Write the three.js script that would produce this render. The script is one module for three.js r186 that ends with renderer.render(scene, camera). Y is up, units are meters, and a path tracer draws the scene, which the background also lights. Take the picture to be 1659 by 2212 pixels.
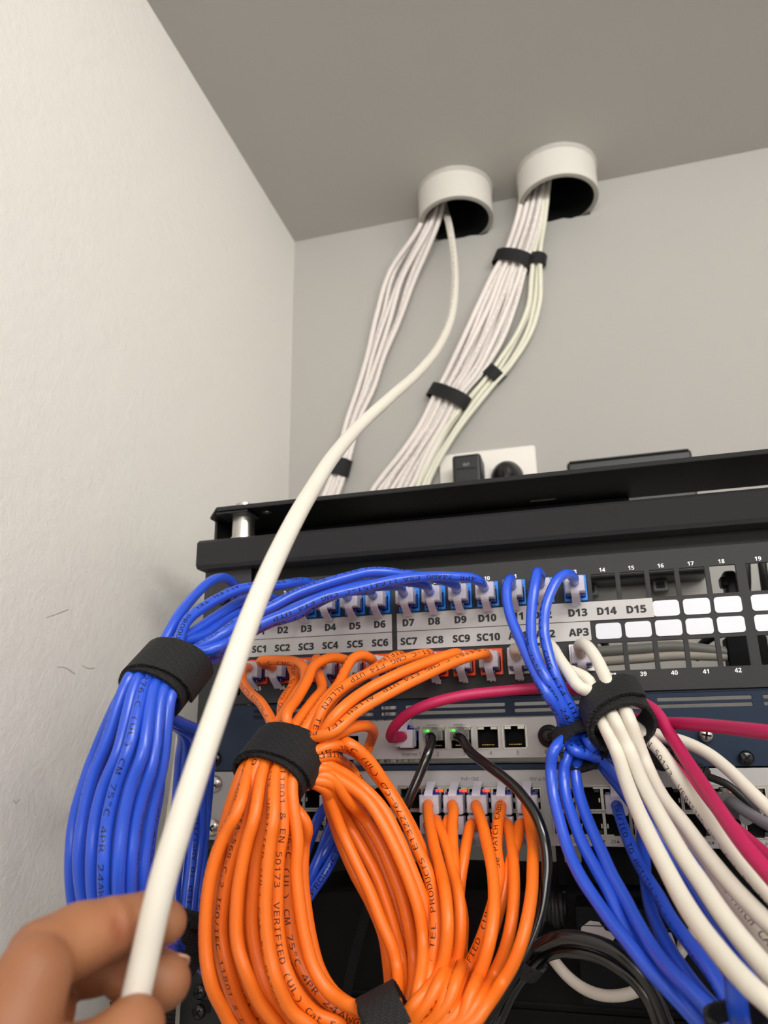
import * as THREE from 'three';
import { RoundedBoxGeometry } from 'three/addons/geometries/RoundedBoxGeometry.js';
import { mergeGeometries, mergeVertices } from 'three/addons/utils/BufferGeometryUtils.js';
import { MarchingCubes } from 'three/addons/objects/MarchingCubes.js';
import { FontLoader } from 'three/addons/loaders/FontLoader.js';
import { RectAreaLightUniformsLib } from 'three/addons/lights/RectAreaLightUniformsLib.js';

// ------------------------------------------------------------------ camera, light, exposure
const scene = new THREE.Scene();
scene.background = new THREE.Color(0x0a0a0a);
const W = 1659, H = 2212, F = 1617.49;
const camera = new THREE.PerspectiveCamera(2 * Math.atan(H / 2 / F) * 180 / Math.PI, W / H, 0.02, 20);
const RX = new THREE.Vector3(0.96300293, -0.01468631, -0.26909043), UP = new THREE.Vector3(0.09458626, 0.95341058, 0.28646414), BK = new THREE.Vector3(0.25234656, -0.30131807, 0.91952631);
const CAM = new THREE.Vector3(18.48, -75.71, 499.83);                  // millimetres, like every length below
camera.matrixAutoUpdate = true;
camera.position.copy(CAM).multiplyScalar(0.001);
camera.quaternion.setFromRotationMatrix(new THREE.Matrix4().makeBasis(RX, UP, BK));
camera.focus = 0.43; camera.userData.fStop = 9.5;
scene.add(camera);
RectAreaLightUniformsLib.init();
const WALL_LIGHT = [420, 230, 1690, 1200, 420, 5.5], STRIP_LIGHT = [650, 520, 820, 1200, 130, 21, 0.1], LAMP = 0xfefdf9;     // x, y, z, width, height, radiance (turn): a fixture on the wall behind the photographer, and a strip hung under the ceiling in front of the rack
const EXPOSURE = 1.0;

// ------------------------------------------------------------------ helpers
const S = 0.001, PI = Math.PI;
let seed = 7; const rnd = () => { seed = (seed * 1664525 + 1013904223) >>> 0; return seed / 4294967296; };
const v3 = (x, y, z) => new THREE.Vector3(x, y, z);
const ray = (px, py) => RX.clone().multiplyScalar((px - W / 2) / F).addScaledVector(UP, -(py - H / 2) / F).sub(BK);
const at = (px, py, z) => { const d = ray(px, py); return CAM.clone().addScaledVector(d, (z - CAM.z) / d.z); };      // the point of that picture ray on the plane z
const atD = (px, py, t) => CAM.clone().addScaledVector(ray(px, py), t);                                          // the point of that ray at a distance along the view axis
const P = (e) => e.w ? v3(...e.w) : e.d ? atD(...e.d) : e.isVector3 ? e.clone() : at(...e);
const taken = {};
const numbered = (n) => { const k = taken[n] = (taken[n] ?? -1) + 1; return k ? n + '_' + String(k).padStart(3, '0') : n; };
function thing(name, label, category, p = [0, 0, 0], group) {
  const o = new THREE.Group(); o.name = numbered(name); o.position.set(p[0] * S, p[1] * S, p[2] * S); o.userData = { label, category };
  if (group) o.userData.group = group;
  scene.add(o); return o;
}
function part(name, geo, mat, parent, label, p) {      // geo in metres already, local to the parent
  const m = new THREE.Mesh(geo, mat); m.name = numbered(name); m.castShadow = m.receiveShadow = true;
  if (label) m.userData.label = label;
  if (p) m.position.set(p[0] * S, p[1] * S, p[2] * S);
  parent.add(m); return m;
}
function struct(name, geo, mat, p) { const m = part(name, geo, mat, scene, null, p); m.userData.kind = 'structure'; return m; }
const mm = (g) => g.scale(S, S, S);
const box = (w, h, d, x = 0, y = 0, z = 0, r = 0.6) => { const g = r > 0 ? new RoundedBoxGeometry(w, h, d, 2, Math.min(r, w / 2.01, h / 2.01, d / 2.01)) : new THREE.BoxGeometry(w, h, d); return g.translate(x, y, z); };
const flat = (g) => { const q = g.index ? g.toNonIndexed() : g; for (const k of Object.keys(q.attributes)) if (!['position', 'normal', 'uv'].includes(k)) q.deleteAttribute(k); return q; };
const join = (list) => mm(mergeGeometries(list.map(flat)));
const one = (g) => mm(g);
const rrect = (x0, y0, x1, y1, r, C = THREE.Shape) => {
  const s = new C(); s.moveTo(x0 + r, y0); s.lineTo(x1 - r, y0); s.absarc(x1 - r, y0 + r, r, -PI / 2, 0); s.lineTo(x1, y1 - r); s.absarc(x1 - r, y1 - r, r, 0, PI / 2);
  s.lineTo(x0 + r, y1); s.absarc(x0 + r, y1 - r, r, PI / 2, PI); s.lineTo(x0, y0 + r); s.absarc(x0 + r, y0 + r, r, PI, 1.5 * PI); return s;
};
const plate = (shape, depth, z, bevel = 0.25) => new THREE.ExtrudeGeometry(shape, { depth: Math.max(depth - 2 * bevel, 0.01), bevelEnabled: bevel > 0, bevelSize: bevel, bevelThickness: bevel, bevelOffset: -bevel, bevelSegments: 1, curveSegments: 5 }).translate(0, 0, z + bevel);
const cyl = (r0, r1, h, seg = 20) => new THREE.CylinderGeometry(r0, r1, h, seg);

// ------------------------------------------------------------------ computed textures
function noiseTex(n, freqs, repeat, fn) {              // tileable value noise, several octaves
  const a = new Float32Array(n * n);
  for (const [f, amp] of freqs) {
    const g = new Float32Array(f * f).map(() => rnd());
    for (let y = 0; y < n; y++) for (let x = 0; x < n; x++) {
      const u = x / n * f, v = y / n * f, i = Math.floor(u), j = Math.floor(v), s = (t) => t * t * (3 - 2 * t), fu = s(u - i), fv = s(v - j);
      const k = (p, q) => g[(q % f) * f + p % f];
      a[y * n + x] += amp * ((k(i, j) * (1 - fu) + k(i + 1, j) * fu) * (1 - fv) + (k(i, j + 1) * (1 - fu) + k(i + 1, j + 1) * fu) * fv);
    }
  }
  const d = new Uint8Array(n * n * 4);
  for (let i = 0; i < n * n; i++) { const c = fn(a[i]); d.set([c[0], c[1], c[2], 255], i * 4); }
  const t = new THREE.DataTexture(d, n, n); t.wrapS = t.wrapT = THREE.RepeatWrapping; t.magFilter = THREE.LinearFilter; t.repeat.set(repeat, repeat); t.needsUpdate = true; return t;
}
const grey = (v) => { const c = Math.max(0, Math.min(255, v * 255)); return [c, c, c]; };
const plasterBump = noiseTex(512, [[8, .35], [24, .3], [64, .22], [128, .13]], 1 / 0.12, grey);
const powderBump = noiseTex(512, [[90, .6], [180, .4]], 1 / 0.08, (v) => grey((v - .5) * 2 + .5));
const fineBump = noiseTex(256, [[64, .5], [128, .5]], 1 / 0.03, grey);
const skinBump = noiseTex(256, [[24, .4], [60, .4], [128, .3]], 1 / 0.02, grey);
function canvasTex(w, h, draw, srgb = true) {
  const c = document.createElement('canvas'); c.width = w; c.height = h; const g = c.getContext('2d'); draw(g, w, h);
  const t = new THREE.CanvasTexture(c); t.wrapS = t.wrapT = THREE.RepeatWrapping; t.magFilter = THREE.LinearFilter; if (srgb) t.colorSpace = THREE.SRGBColorSpace; return t;
}
// the legend printed along the cable jackets: one tile is 300 mm of cable by the whole way round
const jacketTex = (text, ink, px) => canvasTex(2048, 128, (g, w, h) => {
  g.fillStyle = '#fff'; g.fillRect(0, 0, w, h); g.fillStyle = ink; g.font = px + 'px monospace'; g.textBaseline = 'middle';
  const m = g.measureText(text).width; g.save(); g.translate(10, h / 2); g.scale((w - 40) / m, 1); g.fillText(text, 0, 0); g.restore();
});
const patchPrint = jacketTex('ALLEN TEL PRODUCTS E132276-C (UL) CM 75°C 4PR 24AWG CSA LL64151-C CMG FT4 UTP', '#33241f', 25);
const patchPrintB = jacketTex('VERIFIED (UL) Cat 5e PATCH CABLE VERIFIED TO ANSI/TIA-568-C.2 ISO/IEC 11801 & EN 50173', '#33241f', 25);
const dottedPrint = jacketTex('C(UL)US TYPE CMP CAT6A 23AWG 4PR 75C VERIFIED TO ANSI/TIA 0672 FT   C(UL)US TYPE CMP CAT6A 23AWG 4PR 75C VERIFIED TO 0673 FT', '#8a8ca0', 15);
const weave = (bump) => canvasTex(256, 256, (g) => {   // ribbed hook-and-loop tape, rows of knots across the tape
  g.fillStyle = bump ? '#000' : '#1c1c1e'; g.fillRect(0, 0, 256, 256);
  for (let i = 0; i < 16; i++) for (let j = 0; j < 16; j++) { const l = (bump ? 150 : 80) + 100 * ((i * 7 + j * 3) % 5) / 5 | 0; g.fillStyle = `rgb(${l},${l},${l})`; g.fillRect(i * 16 + 1 + (j % 2) * 4, j * 16 + 3, 13, 9); }
}, !bump);
const weaveBump = weave(true), weaveMap = weave(false);

// ------------------------------------------------------------------ materials
const std = (c, r, o = {}) => new THREE.MeshPhysicalMaterial({ color: c, roughness: r, ...o });
const M = {
  wall: std(0xe8e5e0, 0.85, { bumpMap: plasterBump, bumpScale: 0.0006 }),
  ceiling: std(0xe4e0da, 0.92, { bumpMap: plasterBump, bumpScale: 0.0005 }),
  floor: std(0xb4b0aa, 0.6),
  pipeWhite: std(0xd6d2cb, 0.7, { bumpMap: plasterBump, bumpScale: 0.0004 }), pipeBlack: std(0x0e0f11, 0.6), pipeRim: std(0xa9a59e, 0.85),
  powder: std(0x3e3e41, 0.5, { bumpMap: powderBump, bumpScale: 0.0003 }), satin: std(0x1b1c1e, 0.42, { bumpMap: fineBump, bumpScale: 0.00004 }), gloss: std(0x060607, 0.55, { specularIntensity: .5 }), panel: std(0x242426, 0.5, { bumpMap: fineBump, bumpScale: 0.00005 }),
  blackPlastic: std(0x151517, 0.45), darkPlastic: std(0x0c0c0e, 0.6, { specularIntensity: .4 }), rubber: std(0x161618, 0.5), hole: std(0x050506, 0.9),
  zinc: std(0xc9c7c2, 0.28, { metalness: 1 }), blackScrew: std(0x4a4a4c, 0.25, { metalness: 1 }), steel: std(0xb5b0a8, 0.35, { metalness: 1 }),
  silver: std(0xaba8a8, 0.42, { metalness: 0.35, bumpMap: fineBump, bumpScale: 0.00003 }), portMetal: std(0xa39f98, 0.35, { metalness: 0.8 }), chassis: std(0x33435c, 0.45, { bumpMap: powderBump, bumpScale: 0.00012 }), gold: std(0xb89a55, 0.3, { metalness: 1 }),
  sticker: std(0xbab7b6, 0.5), windowWhite: std(0xd9dbe4, 0.6), ink: std(0x17171a, 0.6), numberWhite: std(0xf2f2f2, 0.6), inkGrey: std(0x3c3a3c, 0.6),
  jackBlue: std(0x1676d8, 0.35), jackOrange: std(0xee4d12, 0.4), jackWhite: std(0xe4e2e0, 0.4), plugBlue: std(0x141a78, 0.2, { clearcoat: 0.6 }), boot: std(0xdcd8e4, 0.42, { transmission: 0.35, thickness: 0 }), clear: std(0xdadad6, 0.12, { transmission: 0.85, thickness: 0 }),
  blueB: std(0x2955d4, 0.3, { map: patchPrintB, clearcoat: 0.3, clearcoatRoughness: 0.22 }),
  blue: std(0x2955d4, 0.3, { map: patchPrint, clearcoat: 0.3, clearcoatRoughness: 0.22 }), bluePlain: std(0x2955d4, 0.3, { clearcoat: 0.3, clearcoatRoughness: 0.22 }),
  orangeB: std(0xf8771c, 0.42, { map: patchPrintB, clearcoat: 0.08, clearcoatRoughness: 0.35 }), orange: std(0xf8771c, 0.42, { map: patchPrint, clearcoat: 0.08, clearcoatRoughness: 0.35 }),
  white: std(0xdbd4c7, 0.5, { map: patchPrintB }), magenta: std(0xb41a52, 0.5), black: std(0x111113, 0.22, { clearcoat: .5, clearcoatRoughness: .15 }), grey: std(0x77757c, 0.5), bulk: std(0xe9e1dc, 0.55, { map: dottedPrint }), loose: std(0xe0dacf, 0.5, { map: dottedPrint }), bulkGreen: std(0xe2e0cf, 0.55), beige: std(0xcfc4b8, 0.5), greyBulk: std(0x8f8c86, 0.5),
  velcro: std(0x505054, 0.7, { map: weaveMap, bumpMap: weaveBump, bumpScale: 0.0006, sheen: 0.2, sheenColor: new THREE.Color(0x44444a), sheenRoughness: 0.5 }), loopSide: std(0x131315, 1, { sheen: 0.5, sheenColor: new THREE.Color(0x3a3a40) }),
  skin: std(0xffffff, 0.52, { vertexColors: true, bumpMap: skinBump, bumpScale: 0.00012, sheen: 0.15, sheenColor: new THREE.Color(0xb06a4a) }), nail: std(0xc59a80, 0.3),
  ledGreen: std(0x1a8a20, 0.4, { emissive: new THREE.Color(0x18e020), emissiveIntensity: 2.2 }), ledOrange: std(0xa03010, 0.4, { emissive: new THREE.Color(0xff3a10), emissiveIntensity: 2.6 }),
  panelLight: std(0xffffff, 0.8, { emissive: new THREE.Color(0xfff4e6), emissiveIntensity: 1.2 }), lightFrame: std(0xdddddd, 0.6), plateWhite: std(0xe9e4de, 0.45),
  ups: std(0x080606, 0.6, { specularIntensity: .35 }), cardBlack: std(0x090a0e, 0.6, { specularIntensity: .35 }), logo: std(0xb9b2b4, 0.6), scuff: std(0xc9c3bb, 0.9),
};

// ------------------------------------------------------------------ the room
const XL = -334, ZB = -330, YC = 609, XR = 1500, ZF = 1720, YF = -1700, TH = 60;
const PIPES = [[-99, -299, 47], [29, -299, 48]], PIPE_Y = 565;
{
  const s = new THREE.Shape(); const y0 = YF, y1 = YC;
  s.moveTo(XL - TH, y0); s.lineTo(XR, y0); s.lineTo(XR, y1);
  for (const [x, z, r] of [...PIPES].reverse()) {                      // the wall is chased out round each pipe
    const h = Math.sqrt(r * r - (ZB - z) ** 2) + 1.2; s.lineTo(x + h, y1); s.lineTo(x + h, PIPE_Y + 3);
    for (let k = 9; k >= 0; k--) s.lineTo(x - h + (2 * h) * (k / 9), PIPE_Y - 1.5 + 4 * (rnd() - .5) - 3 * (k / 9 - .5));
    s.lineTo(x - h, y1);
  }
  s.lineTo(XL - TH, y1);
  struct('wall_back', one(new THREE.ExtrudeGeometry(s, { depth: TH, bevelEnabled: false })), M.wall, [0, 0, ZB - TH]);
  const c = new THREE.Shape(); c.moveTo(XL - TH, ZB - TH); c.lineTo(XR, ZB - TH); c.lineTo(XR, ZF); c.lineTo(XL - TH, ZF);
  for (const [x, z, r] of PIPES) { const h = new THREE.Path(); h.absarc(x, z, r - 1, 0, 2 * PI); c.holes.push(h); }
  struct('ceiling', one(new THREE.ExtrudeGeometry(c, { depth: TH, bevelEnabled: false, curveSegments: 32 }).rotateX(PI / 2).translate(0, YC + TH, 0)), M.ceiling);
}
const wallL = struct('wall_left', one(new THREE.BoxGeometry(TH, YC - YF, ZF - ZB)), M.wall, [XL - TH / 2, (YC + YF) / 2, (ZF + ZB) / 2]);
{ const g = wallL.geometry, u = g.attributes.uv; for (let i = 0; i < u.count; i++) u.setXY(i, u.getX(i) * (ZF - ZB) * S, u.getY(i) * (YC - YF) * S); }
struct('wall_right', one(new THREE.BoxGeometry(TH, YC - YF, ZF - ZB + 2 * TH)), M.wall, [XR + TH / 2, (YC + YF) / 2, (ZF + ZB) / 2]);
struct('wall_front', one(new THREE.BoxGeometry(XR - XL + 2 * TH, YC - YF, TH)), M.wall, [(XR + XL) / 2, (YC + YF) / 2, ZF + TH / 2]);
struct('floor', one(new THREE.BoxGeometry(XR - XL + 2 * TH, TH, ZF - ZB + 2 * TH)), M.floor, [(XR + XL) / 2, YF - TH / 2, (ZF + ZB) / 2]);
{
  const [x, y, z, w, h, k] = WALL_LIGHT, t = thing('wall_light', 'long flat light fixture on the wall behind the photographer', 'light', [x, y, z]);
  part('diffuser', one(box(w, h, 20, 0, 0, 10, 4)), M.panelLight, t); part('frame', join([box(w + 30, 14, 28, 0, h / 2 + 7, 16, 2), box(w + 30, 14, 28, 0, -h / 2 - 7, 16, 2), box(14, h, 28, w / 2 + 7, 0, 16, 2), box(14, h, 28, -w / 2 - 7, 0, 16, 2)]), M.lightFrame, t);
  const l = new THREE.RectAreaLight(LAMP, k, w * S, h * S); l.position.set(x * S, y * S, (z - 4) * S); l.name = 'wall_light_source'; scene.add(l);      // faces the rack, along -z
  const [cx, cy, cz, cw, ch, ck, turn] = STRIP_LIGHT, c = thing('strip_light', 'long linear strip light hung under the ceiling in front of the rack', 'light', [cx, cy, cz]); c.rotation.y = turn;
  part('diffuser', one(box(cw, ch, 16, 0, 0, 8, 4)), M.panelLight, c); part('housing', join([box(cw + 16, ch + 12, 30, 0, 0, 32, 4)]), M.lightFrame, c);
  for (const s of [-1, 1]) part('hanger', join([box(12, YC - cy - ch / 2 - 4, 12, s * cw * .36, ch / 2 + (YC - cy - ch / 2) / 2, 30, 1)]), M.lightFrame, c);
  const m = new THREE.RectAreaLight(LAMP, ck, cw * S, ch * S); m.position.set((cx - 4 * Math.sin(turn)) * S, cy * S, (cz - 4 * Math.cos(turn)) * S); m.rotation.y = turn; m.name = 'strip_light_source'; scene.add(m);
}

// ------------------------------------------------------------------ the rack
const EAR = 251, PX = (i) => (i - 11.5) * 18.1 + 3.1 * (Math.floor(i / 6) - 1.5);
const rack = thing('equipment_rack', 'black open equipment rack frame of posts and a top beam', 'rack', [0, -100, 0]);
const Y0 = 100;                                        // the rack's base is at y -100: its parts are given in scene heights plus this
for (const s of [-1, 1]) {
  const holes = [];
  for (let y = 20; y > -560; y -= 14.8) holes.push(box(7, 7, 0.6, s * 243, y + Y0, -1.7, 0));
  part('post', join([box(38, 700, 2.5, s * 242, -270 + Y0, -3.3, 0.5), box(2.5, 700, 42, s * 260, -270 + Y0, -23, 0.5), box(16, 700, 2.5, s * 252, -270 + Y0, -44, 0.5)]), M.satin, rack);
  part('post', join([box(38, 700, 2.5, s * 242, -270 + Y0, -250, 0.5), box(2.5, 700, 42, s * 260, -270 + Y0, -230, 0.5)]), M.satin, rack);
  part('side_rail', join([box(3, 40, 210, s * 259, 62 + Y0, -130, 0.5)]), M.satin, rack);
  part('square_hole', join(holes), M.hole, rack);
}
{ // top beam: a folded channel
  const s = new THREE.Shape(), a = [[-48, 77.5], [6, 77.5], [9, 75], [9, 57.5], [6.5, 55], [-14, 55], [-14, 57], [5, 57], [7, 59], [7, 73.5], [5, 75.5], [-48, 75.5]];
  a.forEach(([z, y], i) => i ? s.lineTo(z, y) : s.moveTo(z, y));
  part('top_beam', one(new THREE.ExtrudeGeometry(s, { depth: 526, bevelEnabled: true, bevelSize: 0.6, bevelThickness: 0.8, bevelSegments: 2, bevelOffset: -0.6 }).rotateY(-PI / 2).translate(263, Y0, 0).rotateY(0)), M.powder, rack);
  part('lower_web', join([box(452, 14, 2.5, 0, 50 + Y0, -9, 0.4)]), M.gloss, rack);
  part('beam_end', join([box(2, 20, 50, -262.3, 67 + Y0, -18, 0.5), box(2, 20, 50, 262.3, 67 + Y0, -18, 0.5)]), M.powder, rack);
}
// the top shelf plate, bolted up on bushings
const shelf = thing('shelf_plate', 'flat black shelf plate bolted above the rack beam', 'shelf', [0, 98, 0]);
{
  const sh = new THREE.Shape(); [[-248, -12], [248, -12], [262, 6], [262, 55], [-262, 55], [-262, 6]].forEach(([x, z], i) => i ? sh.lineTo(x, z) : sh.moveTo(x, z));
  for (const [x, w] of [[-228, 0], [-213, 0]]) if (x === -213) { const h = new THREE.Path(); h.absarc(x, 4, 3.6, 0, 2 * PI); sh.holes.push(h); }
  sh.holes.push(rrect(-17, 38, 3, 42, 1.9, THREE.Path));
  part('plate', one(new THREE.ExtrudeGeometry(sh, { depth: 1.4, bevelEnabled: true, bevelSize: 0.5, bevelThickness: 0.5, bevelSegments: 2, bevelOffset: -0.5, curveSegments: 12 }).rotateX(-PI / 2).translate(0, 0.5, 0)), M.gloss, shelf);
  part('rear_lip', join([box(316, 8, 1.4, -104, -3.4, -54, .4)]), M.gloss, shelf);
  part('front_lip', join([box(494, 3.2, 1.6, 0, 1.2, 12.2, 0.5)]), M.powder, shelf);
  for (const k of [-1, 1]) {
    part('corner_tab', join([box(26, 2.2, 22, k * 235, -1.4, 0, 0.8), box(2.5, 20, 40, k * 260, -10, -32, 0.8)]), M.satin, shelf);
    part('bushing', join([cyl(8.6, 8.6, 19, 28).translate(k * 233, -10.4, -6), cyl(9.4, 9.4, 2, 28).translate(k * 233, -19, -6)]), M.zinc, shelf, 'zinc plated bushing');
    part('bolt_head', join([cyl(6.6, 6.6, 6, 6).translate(k * 233, 6.4, -6), cyl(8, 8, 1.2, 24).translate(k * 233, 3.2, -6)]), M.zinc, shelf, 'zinc plated hex bolt head');
  }
}
function screw(x, y, z, parent, mat = M.zinc, r = 5) {
  const g = [];
  g.push(new THREE.LatheGeometry([[0.01, 3.2], [2.4, 3.0], [4.2, 2], [r, 0.4], [r, 0]].map(([a, b]) => new THREE.Vector2(a, b)), 20).rotateX(PI / 2));
  const m = part('screw', join(g), mat, parent, null, [x, y, z]);
  part('cross_slot', join([box(5.4, 1.2, 0.6, 0, 0, 3, 0), box(1.2, 5.4, 0.6, 0, 0, 3, 0)]), M.hole, m);
  m.rotation.z = rnd() * 1.5; return m;
}
// flat printed characters, as thin raised ink
const font = await new FontLoader().loadAsync('fonts/droid/droid_sans_bold.typeface.json'), fontR = await new FontLoader().loadAsync('fonts/droid/droid_sans_regular.typeface.json');
const capOf = (f) => { const g = new THREE.ShapeGeometry(f.generateShapes('H', 1)); g.computeBoundingBox(); return g.boundingBox.max.y; };
const CAP = new Map([[font, capOf(font)], [fontR, capOf(fontR)]]);
function letters(str, x, y, z, cap, f = font, depth = 0.06, stretch = 1, bold = 0) {
  const g = new THREE.ExtrudeGeometry(f.generateShapes(str, cap / CAP.get(f)), { depth, bevelEnabled: bold > 0, bevelSize: bold, bevelThickness: 0.02, bevelSegments: 1, curveSegments: 4 });
  g.computeBoundingBox(); const b = g.boundingBox; return g.translate(-(b.min.x + b.max.x) / 2, -cap / 2, 0).scale(stretch, 1, 1).translate(x, y, z);
}
// ------------------------------------------------------------------ the patch panel
const panel = thing('keystone_patch_bay', 'black 48-port keystone patch panel with white label windows', 'patch panel', [0, -44.45, 0]);
{
  const s = rrect(-EAR, 0.3, EAR, 88.6, 1), yc = 44.45;
  for (let i = 0; i < 24; i++) for (const y of [13.7, -31.1]) s.holes.push(rrect(PX(i) - 7.55, yc + y, PX(i) + 7.55, yc + y + 17.4, 0.4, THREE.Path));
  part('face', one(plate(s, 2, -2, 0.2)), M.panel, panel);
  part('folded_edge', join([box(2 * 225, 1.5, 16, 0, 87.6, -9, 0.4), box(2 * 225, 1.5, 16, 0, 1.2, -9, 0.4)]), M.panel, panel);
  for (let i = 12; i < 24; i++) for (const k of [0, 1]) {
    if ((k === 0 && i < 15) || (k && i < 13)) continue;
    part('label_window', one(plate(rrect(PX(i) - 7.9, yc + (k ? -11.2 : 1.2), PX(i) + 7.9, yc + (k ? -1.2 : 11.2), 2.2), 0.5, 0, 0.1)), M.windowWhite, panel, 'blank white label window');
  }
  const num = (i, y, n) => part('printed_number', one(letters(String(n), PX(i), yc + y, 0.02, 2.6)), M.numberWhite, panel);
  for (let i = 0; i < 24; i++) { num(i, 33.75, i + 1); num(i, -33.75, i + 25); }
  const hex = (x, y, rot) => { const g = []; for (let k = 0; k < 6; k++) { const a = rot + k * PI / 3; g.push(box(5, 0.35, 0.12, 0, 4.3, 0.02, 0).rotateZ(a).translate(x, y, 0)); } return join(g); };
  for (const x of [110.5, -111.7]) for (const [y, r] of [[yc + 36, 0.5], [yc + 7, 0.5], [yc - 6, .5], [yc - 35, 0.5]]) part('hexagon_outline', hex(x, y, r + 0.02), M.satin, panel);
  for (const k of [-1, 1]) for (const y of [12, 77]) screw(k * 243, y, 0.4, panel, M.blackScrew);
  part('cable_bar', join([box(460, 9, 5, 0, 12, -62, 1)]), M.darkPlastic, panel);
  part('bar_arm', join([box(3, 12, 62, -228, 12, -31, 0.5), box(3, 12, 62, 228, 12, -31, 0.5)]), M.darkPlastic, panel);
}
const strips = [[0, 5, ['D1', 'D2', 'D3', 'D4', 'D5', 'D6'], 0], [6, 11, ['D7', 'D8', 'D9', 'D10', 'D11', 'D12'], 0], [12, 14, ['D13', 'D14', 'D15'], 0], [0, 5, ['SC1', 'SC2', 'SC3', 'SC4', 'SC5', 'SC6'], 1], [6, 9, ['SC7', 'SC8', 'SC9', 'SC10'], 1], [10, 12, ['AP1', 'AP2', 'AP3'], 1]];
for (const [a, b, words, low] of strips) {
  const x0 = a === 12 ? PX(a) - 11 : PX(a) - 9.4, x1 = a === 6 && !low ? PX(b) + 10.3 : b === 14 ? PX(b) + 10.5 : b === 12 ? PX(b) + 7.2 : b === 9 ? PX(b) + 8.9 : PX(b) + 8.2, y0 = low ? -11.6 : 0.9, y1 = low ? 0.5 : 13.2;
  const t = thing('label_strip', `white adhesive label strip printed ${words[0]} to ${words.at(-1)} on the patch panel`, 'label', [(x0 + x1) / 2, y0, 0.55], 'printed label strips on the patch panel');
  const cx = (x0 + x1) / 2;
  part('sticker', one(plate(rrect(x0 - cx, 0, x1 - cx, y1 - y0, 0.4), 0.3, 0, 0.08)), M.sticker, t);
  words.forEach((w, k) => part('lettering', one(letters(w, PX(a + k) - cx - (a === 6 ? 1.2 : a === 12 ? -0.2 : 0.4), (y1 - y0) / 2 + (low ? -0.6 : -0.5), 0.33, 4.6, font, 0.05, 1.08, 0.17)), M.ink, t));
}
// keystone jacks
function jack(i, low) {
  const mat = !low ? M.jackBlue : i < 10 ? M.jackOrange : M.jackWhite, tag = low ? (i < 10 ? 'SC' + (i + 1) : 'AP' + (i - 9)) : 'D' + (i + 1), col = !low ? 'blue' : i < 10 ? 'orange' : 'white';
  const t = thing('keystone_jack', `${col} keystone jack ${low ? 'below' : 'above'} the label ${tag}`, 'jack', [PX(i), low ? -22.4 : 22.4, 0], 'keystone jacks in the patch panel');
  const s = rrect(-7.4, -8.5, 7.4, 8.5, 0.5); s.holes.push(rrect(-6, -6.4, 6, 3.2, 0.3, THREE.Path));
  part('housing', join([plate(s, 12, -9.5, 0.3), box(14, 16, 1, 0, 0, -11, 0)]), mat, t);
  part('lower_ledge', join([box(9, 1.2, 1.6, 0, -7.6, 2.9, 0.3), box(12.4, 1, 1, 0, 5.2, 2.8, 0.3)]), mat, t);
}
for (let i = 0; i < 13; i++) { jack(i, false); jack(i, true); }

// ------------------------------------------------------------------ cables
const frameAlong = (pts) => {                          // parallel-transported frames
  const T = pts.map((p, i) => pts[Math.min(i + 1, pts.length - 1)].clone().sub(pts[Math.max(i - 1, 0)]).normalize()), N = [];
  let n = v3(0, 0, 1).addScaledVector(T[0], -T[0].z); if (n.length() < 0.3) n = v3(0, 1, 0).addScaledVector(T[0], -T[0].y); n.normalize();
  for (let i = 0; i < pts.length; i++) { n = n.clone().addScaledVector(T[i], -n.dot(T[i])).normalize(); N.push(n); }
  return [T, N];
};
function tube(path, r, o = {}) {                       // path in mm -> geometry in metres round the base
  const { rad = 14, step = 3, roll = 0, twist = 0, wob = 0.02, uOff = rnd(), ref = 0.5, base = v3(0, 0, 0) } = o;
  const c = new THREE.CatmullRomCurve3(path, false, 'centripetal', 0.5); c.arcLengthDivisions = path.length * 24;
  const L = c.getLength(), n = Math.max(6, Math.ceil(L / step)), pts = c.getSpacedPoints(n), [T, N] = frameAlong(pts);
  const k = Math.round(ref * n), front = v3(0.05, -0.15, 1).normalize().projectOnPlane(T[k]).normalize(), b0 = T[k].clone().cross(N[k]);
  const a0 = Math.atan2(front.dot(b0), front.dot(N[k])) + roll;
  const pos = [], nor = [], uv = [], idx = [], ph = rnd() * 6;
  for (let i = 0; i <= n; i++) {
    const B = T[i].clone().cross(N[i]), s = L * i / n;
    for (let j = 0; j <= rad; j++) {
      const th = (j / rad - 0.5) * 2 * PI, a = a0 + th + twist * (s - ref * L) / 100, d = N[i].clone().multiplyScalar(Math.cos(a)).addScaledVector(B, Math.sin(a));
      const rr = r * (1 + wob * (0.55 * Math.sin(2 * a + s / 6.5 + ph) + 0.45 * Math.sin(s / 11 + ph * 2)));
      const p = pts[i].clone().addScaledVector(d, rr).sub(base); pos.push(p.x * S, p.y * S, p.z * S); nor.push(d.x, d.y, d.z); uv.push(uOff + s / 300, 1 - j / rad);
    }
  }
  const w = rad + 1;
  for (let i = 0; i < n; i++) for (let j = 0; j < rad; j++) { const q = i * w + j; idx.push(q, q + 1, q + w, q + 1, q + w + 1, q + w); }
  for (const e of [0, n]) {                            // closed ends
    const c0 = pos.length / 3, p = pts[e].clone().sub(base), d = T[e].clone().multiplyScalar(e ? 1 : -1); pos.push(p.x * S, p.y * S, p.z * S); nor.push(d.x, d.y, d.z); uv.push(0, 0);
    for (let j = 0; j < rad; j++) e ? idx.push(c0, e * w + j, e * w + j + 1) : idx.push(c0, j + 1, j);
  }
  const g = new THREE.BufferGeometry(); g.setAttribute('position', new THREE.Float32BufferAttribute(pos, 3)); g.setAttribute('normal', new THREE.Float32BufferAttribute(nor, 3)); g.setAttribute('uv', new THREE.Float32BufferAttribute(uv, 2)); g.setIndex(idx);
  return g;
}
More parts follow.
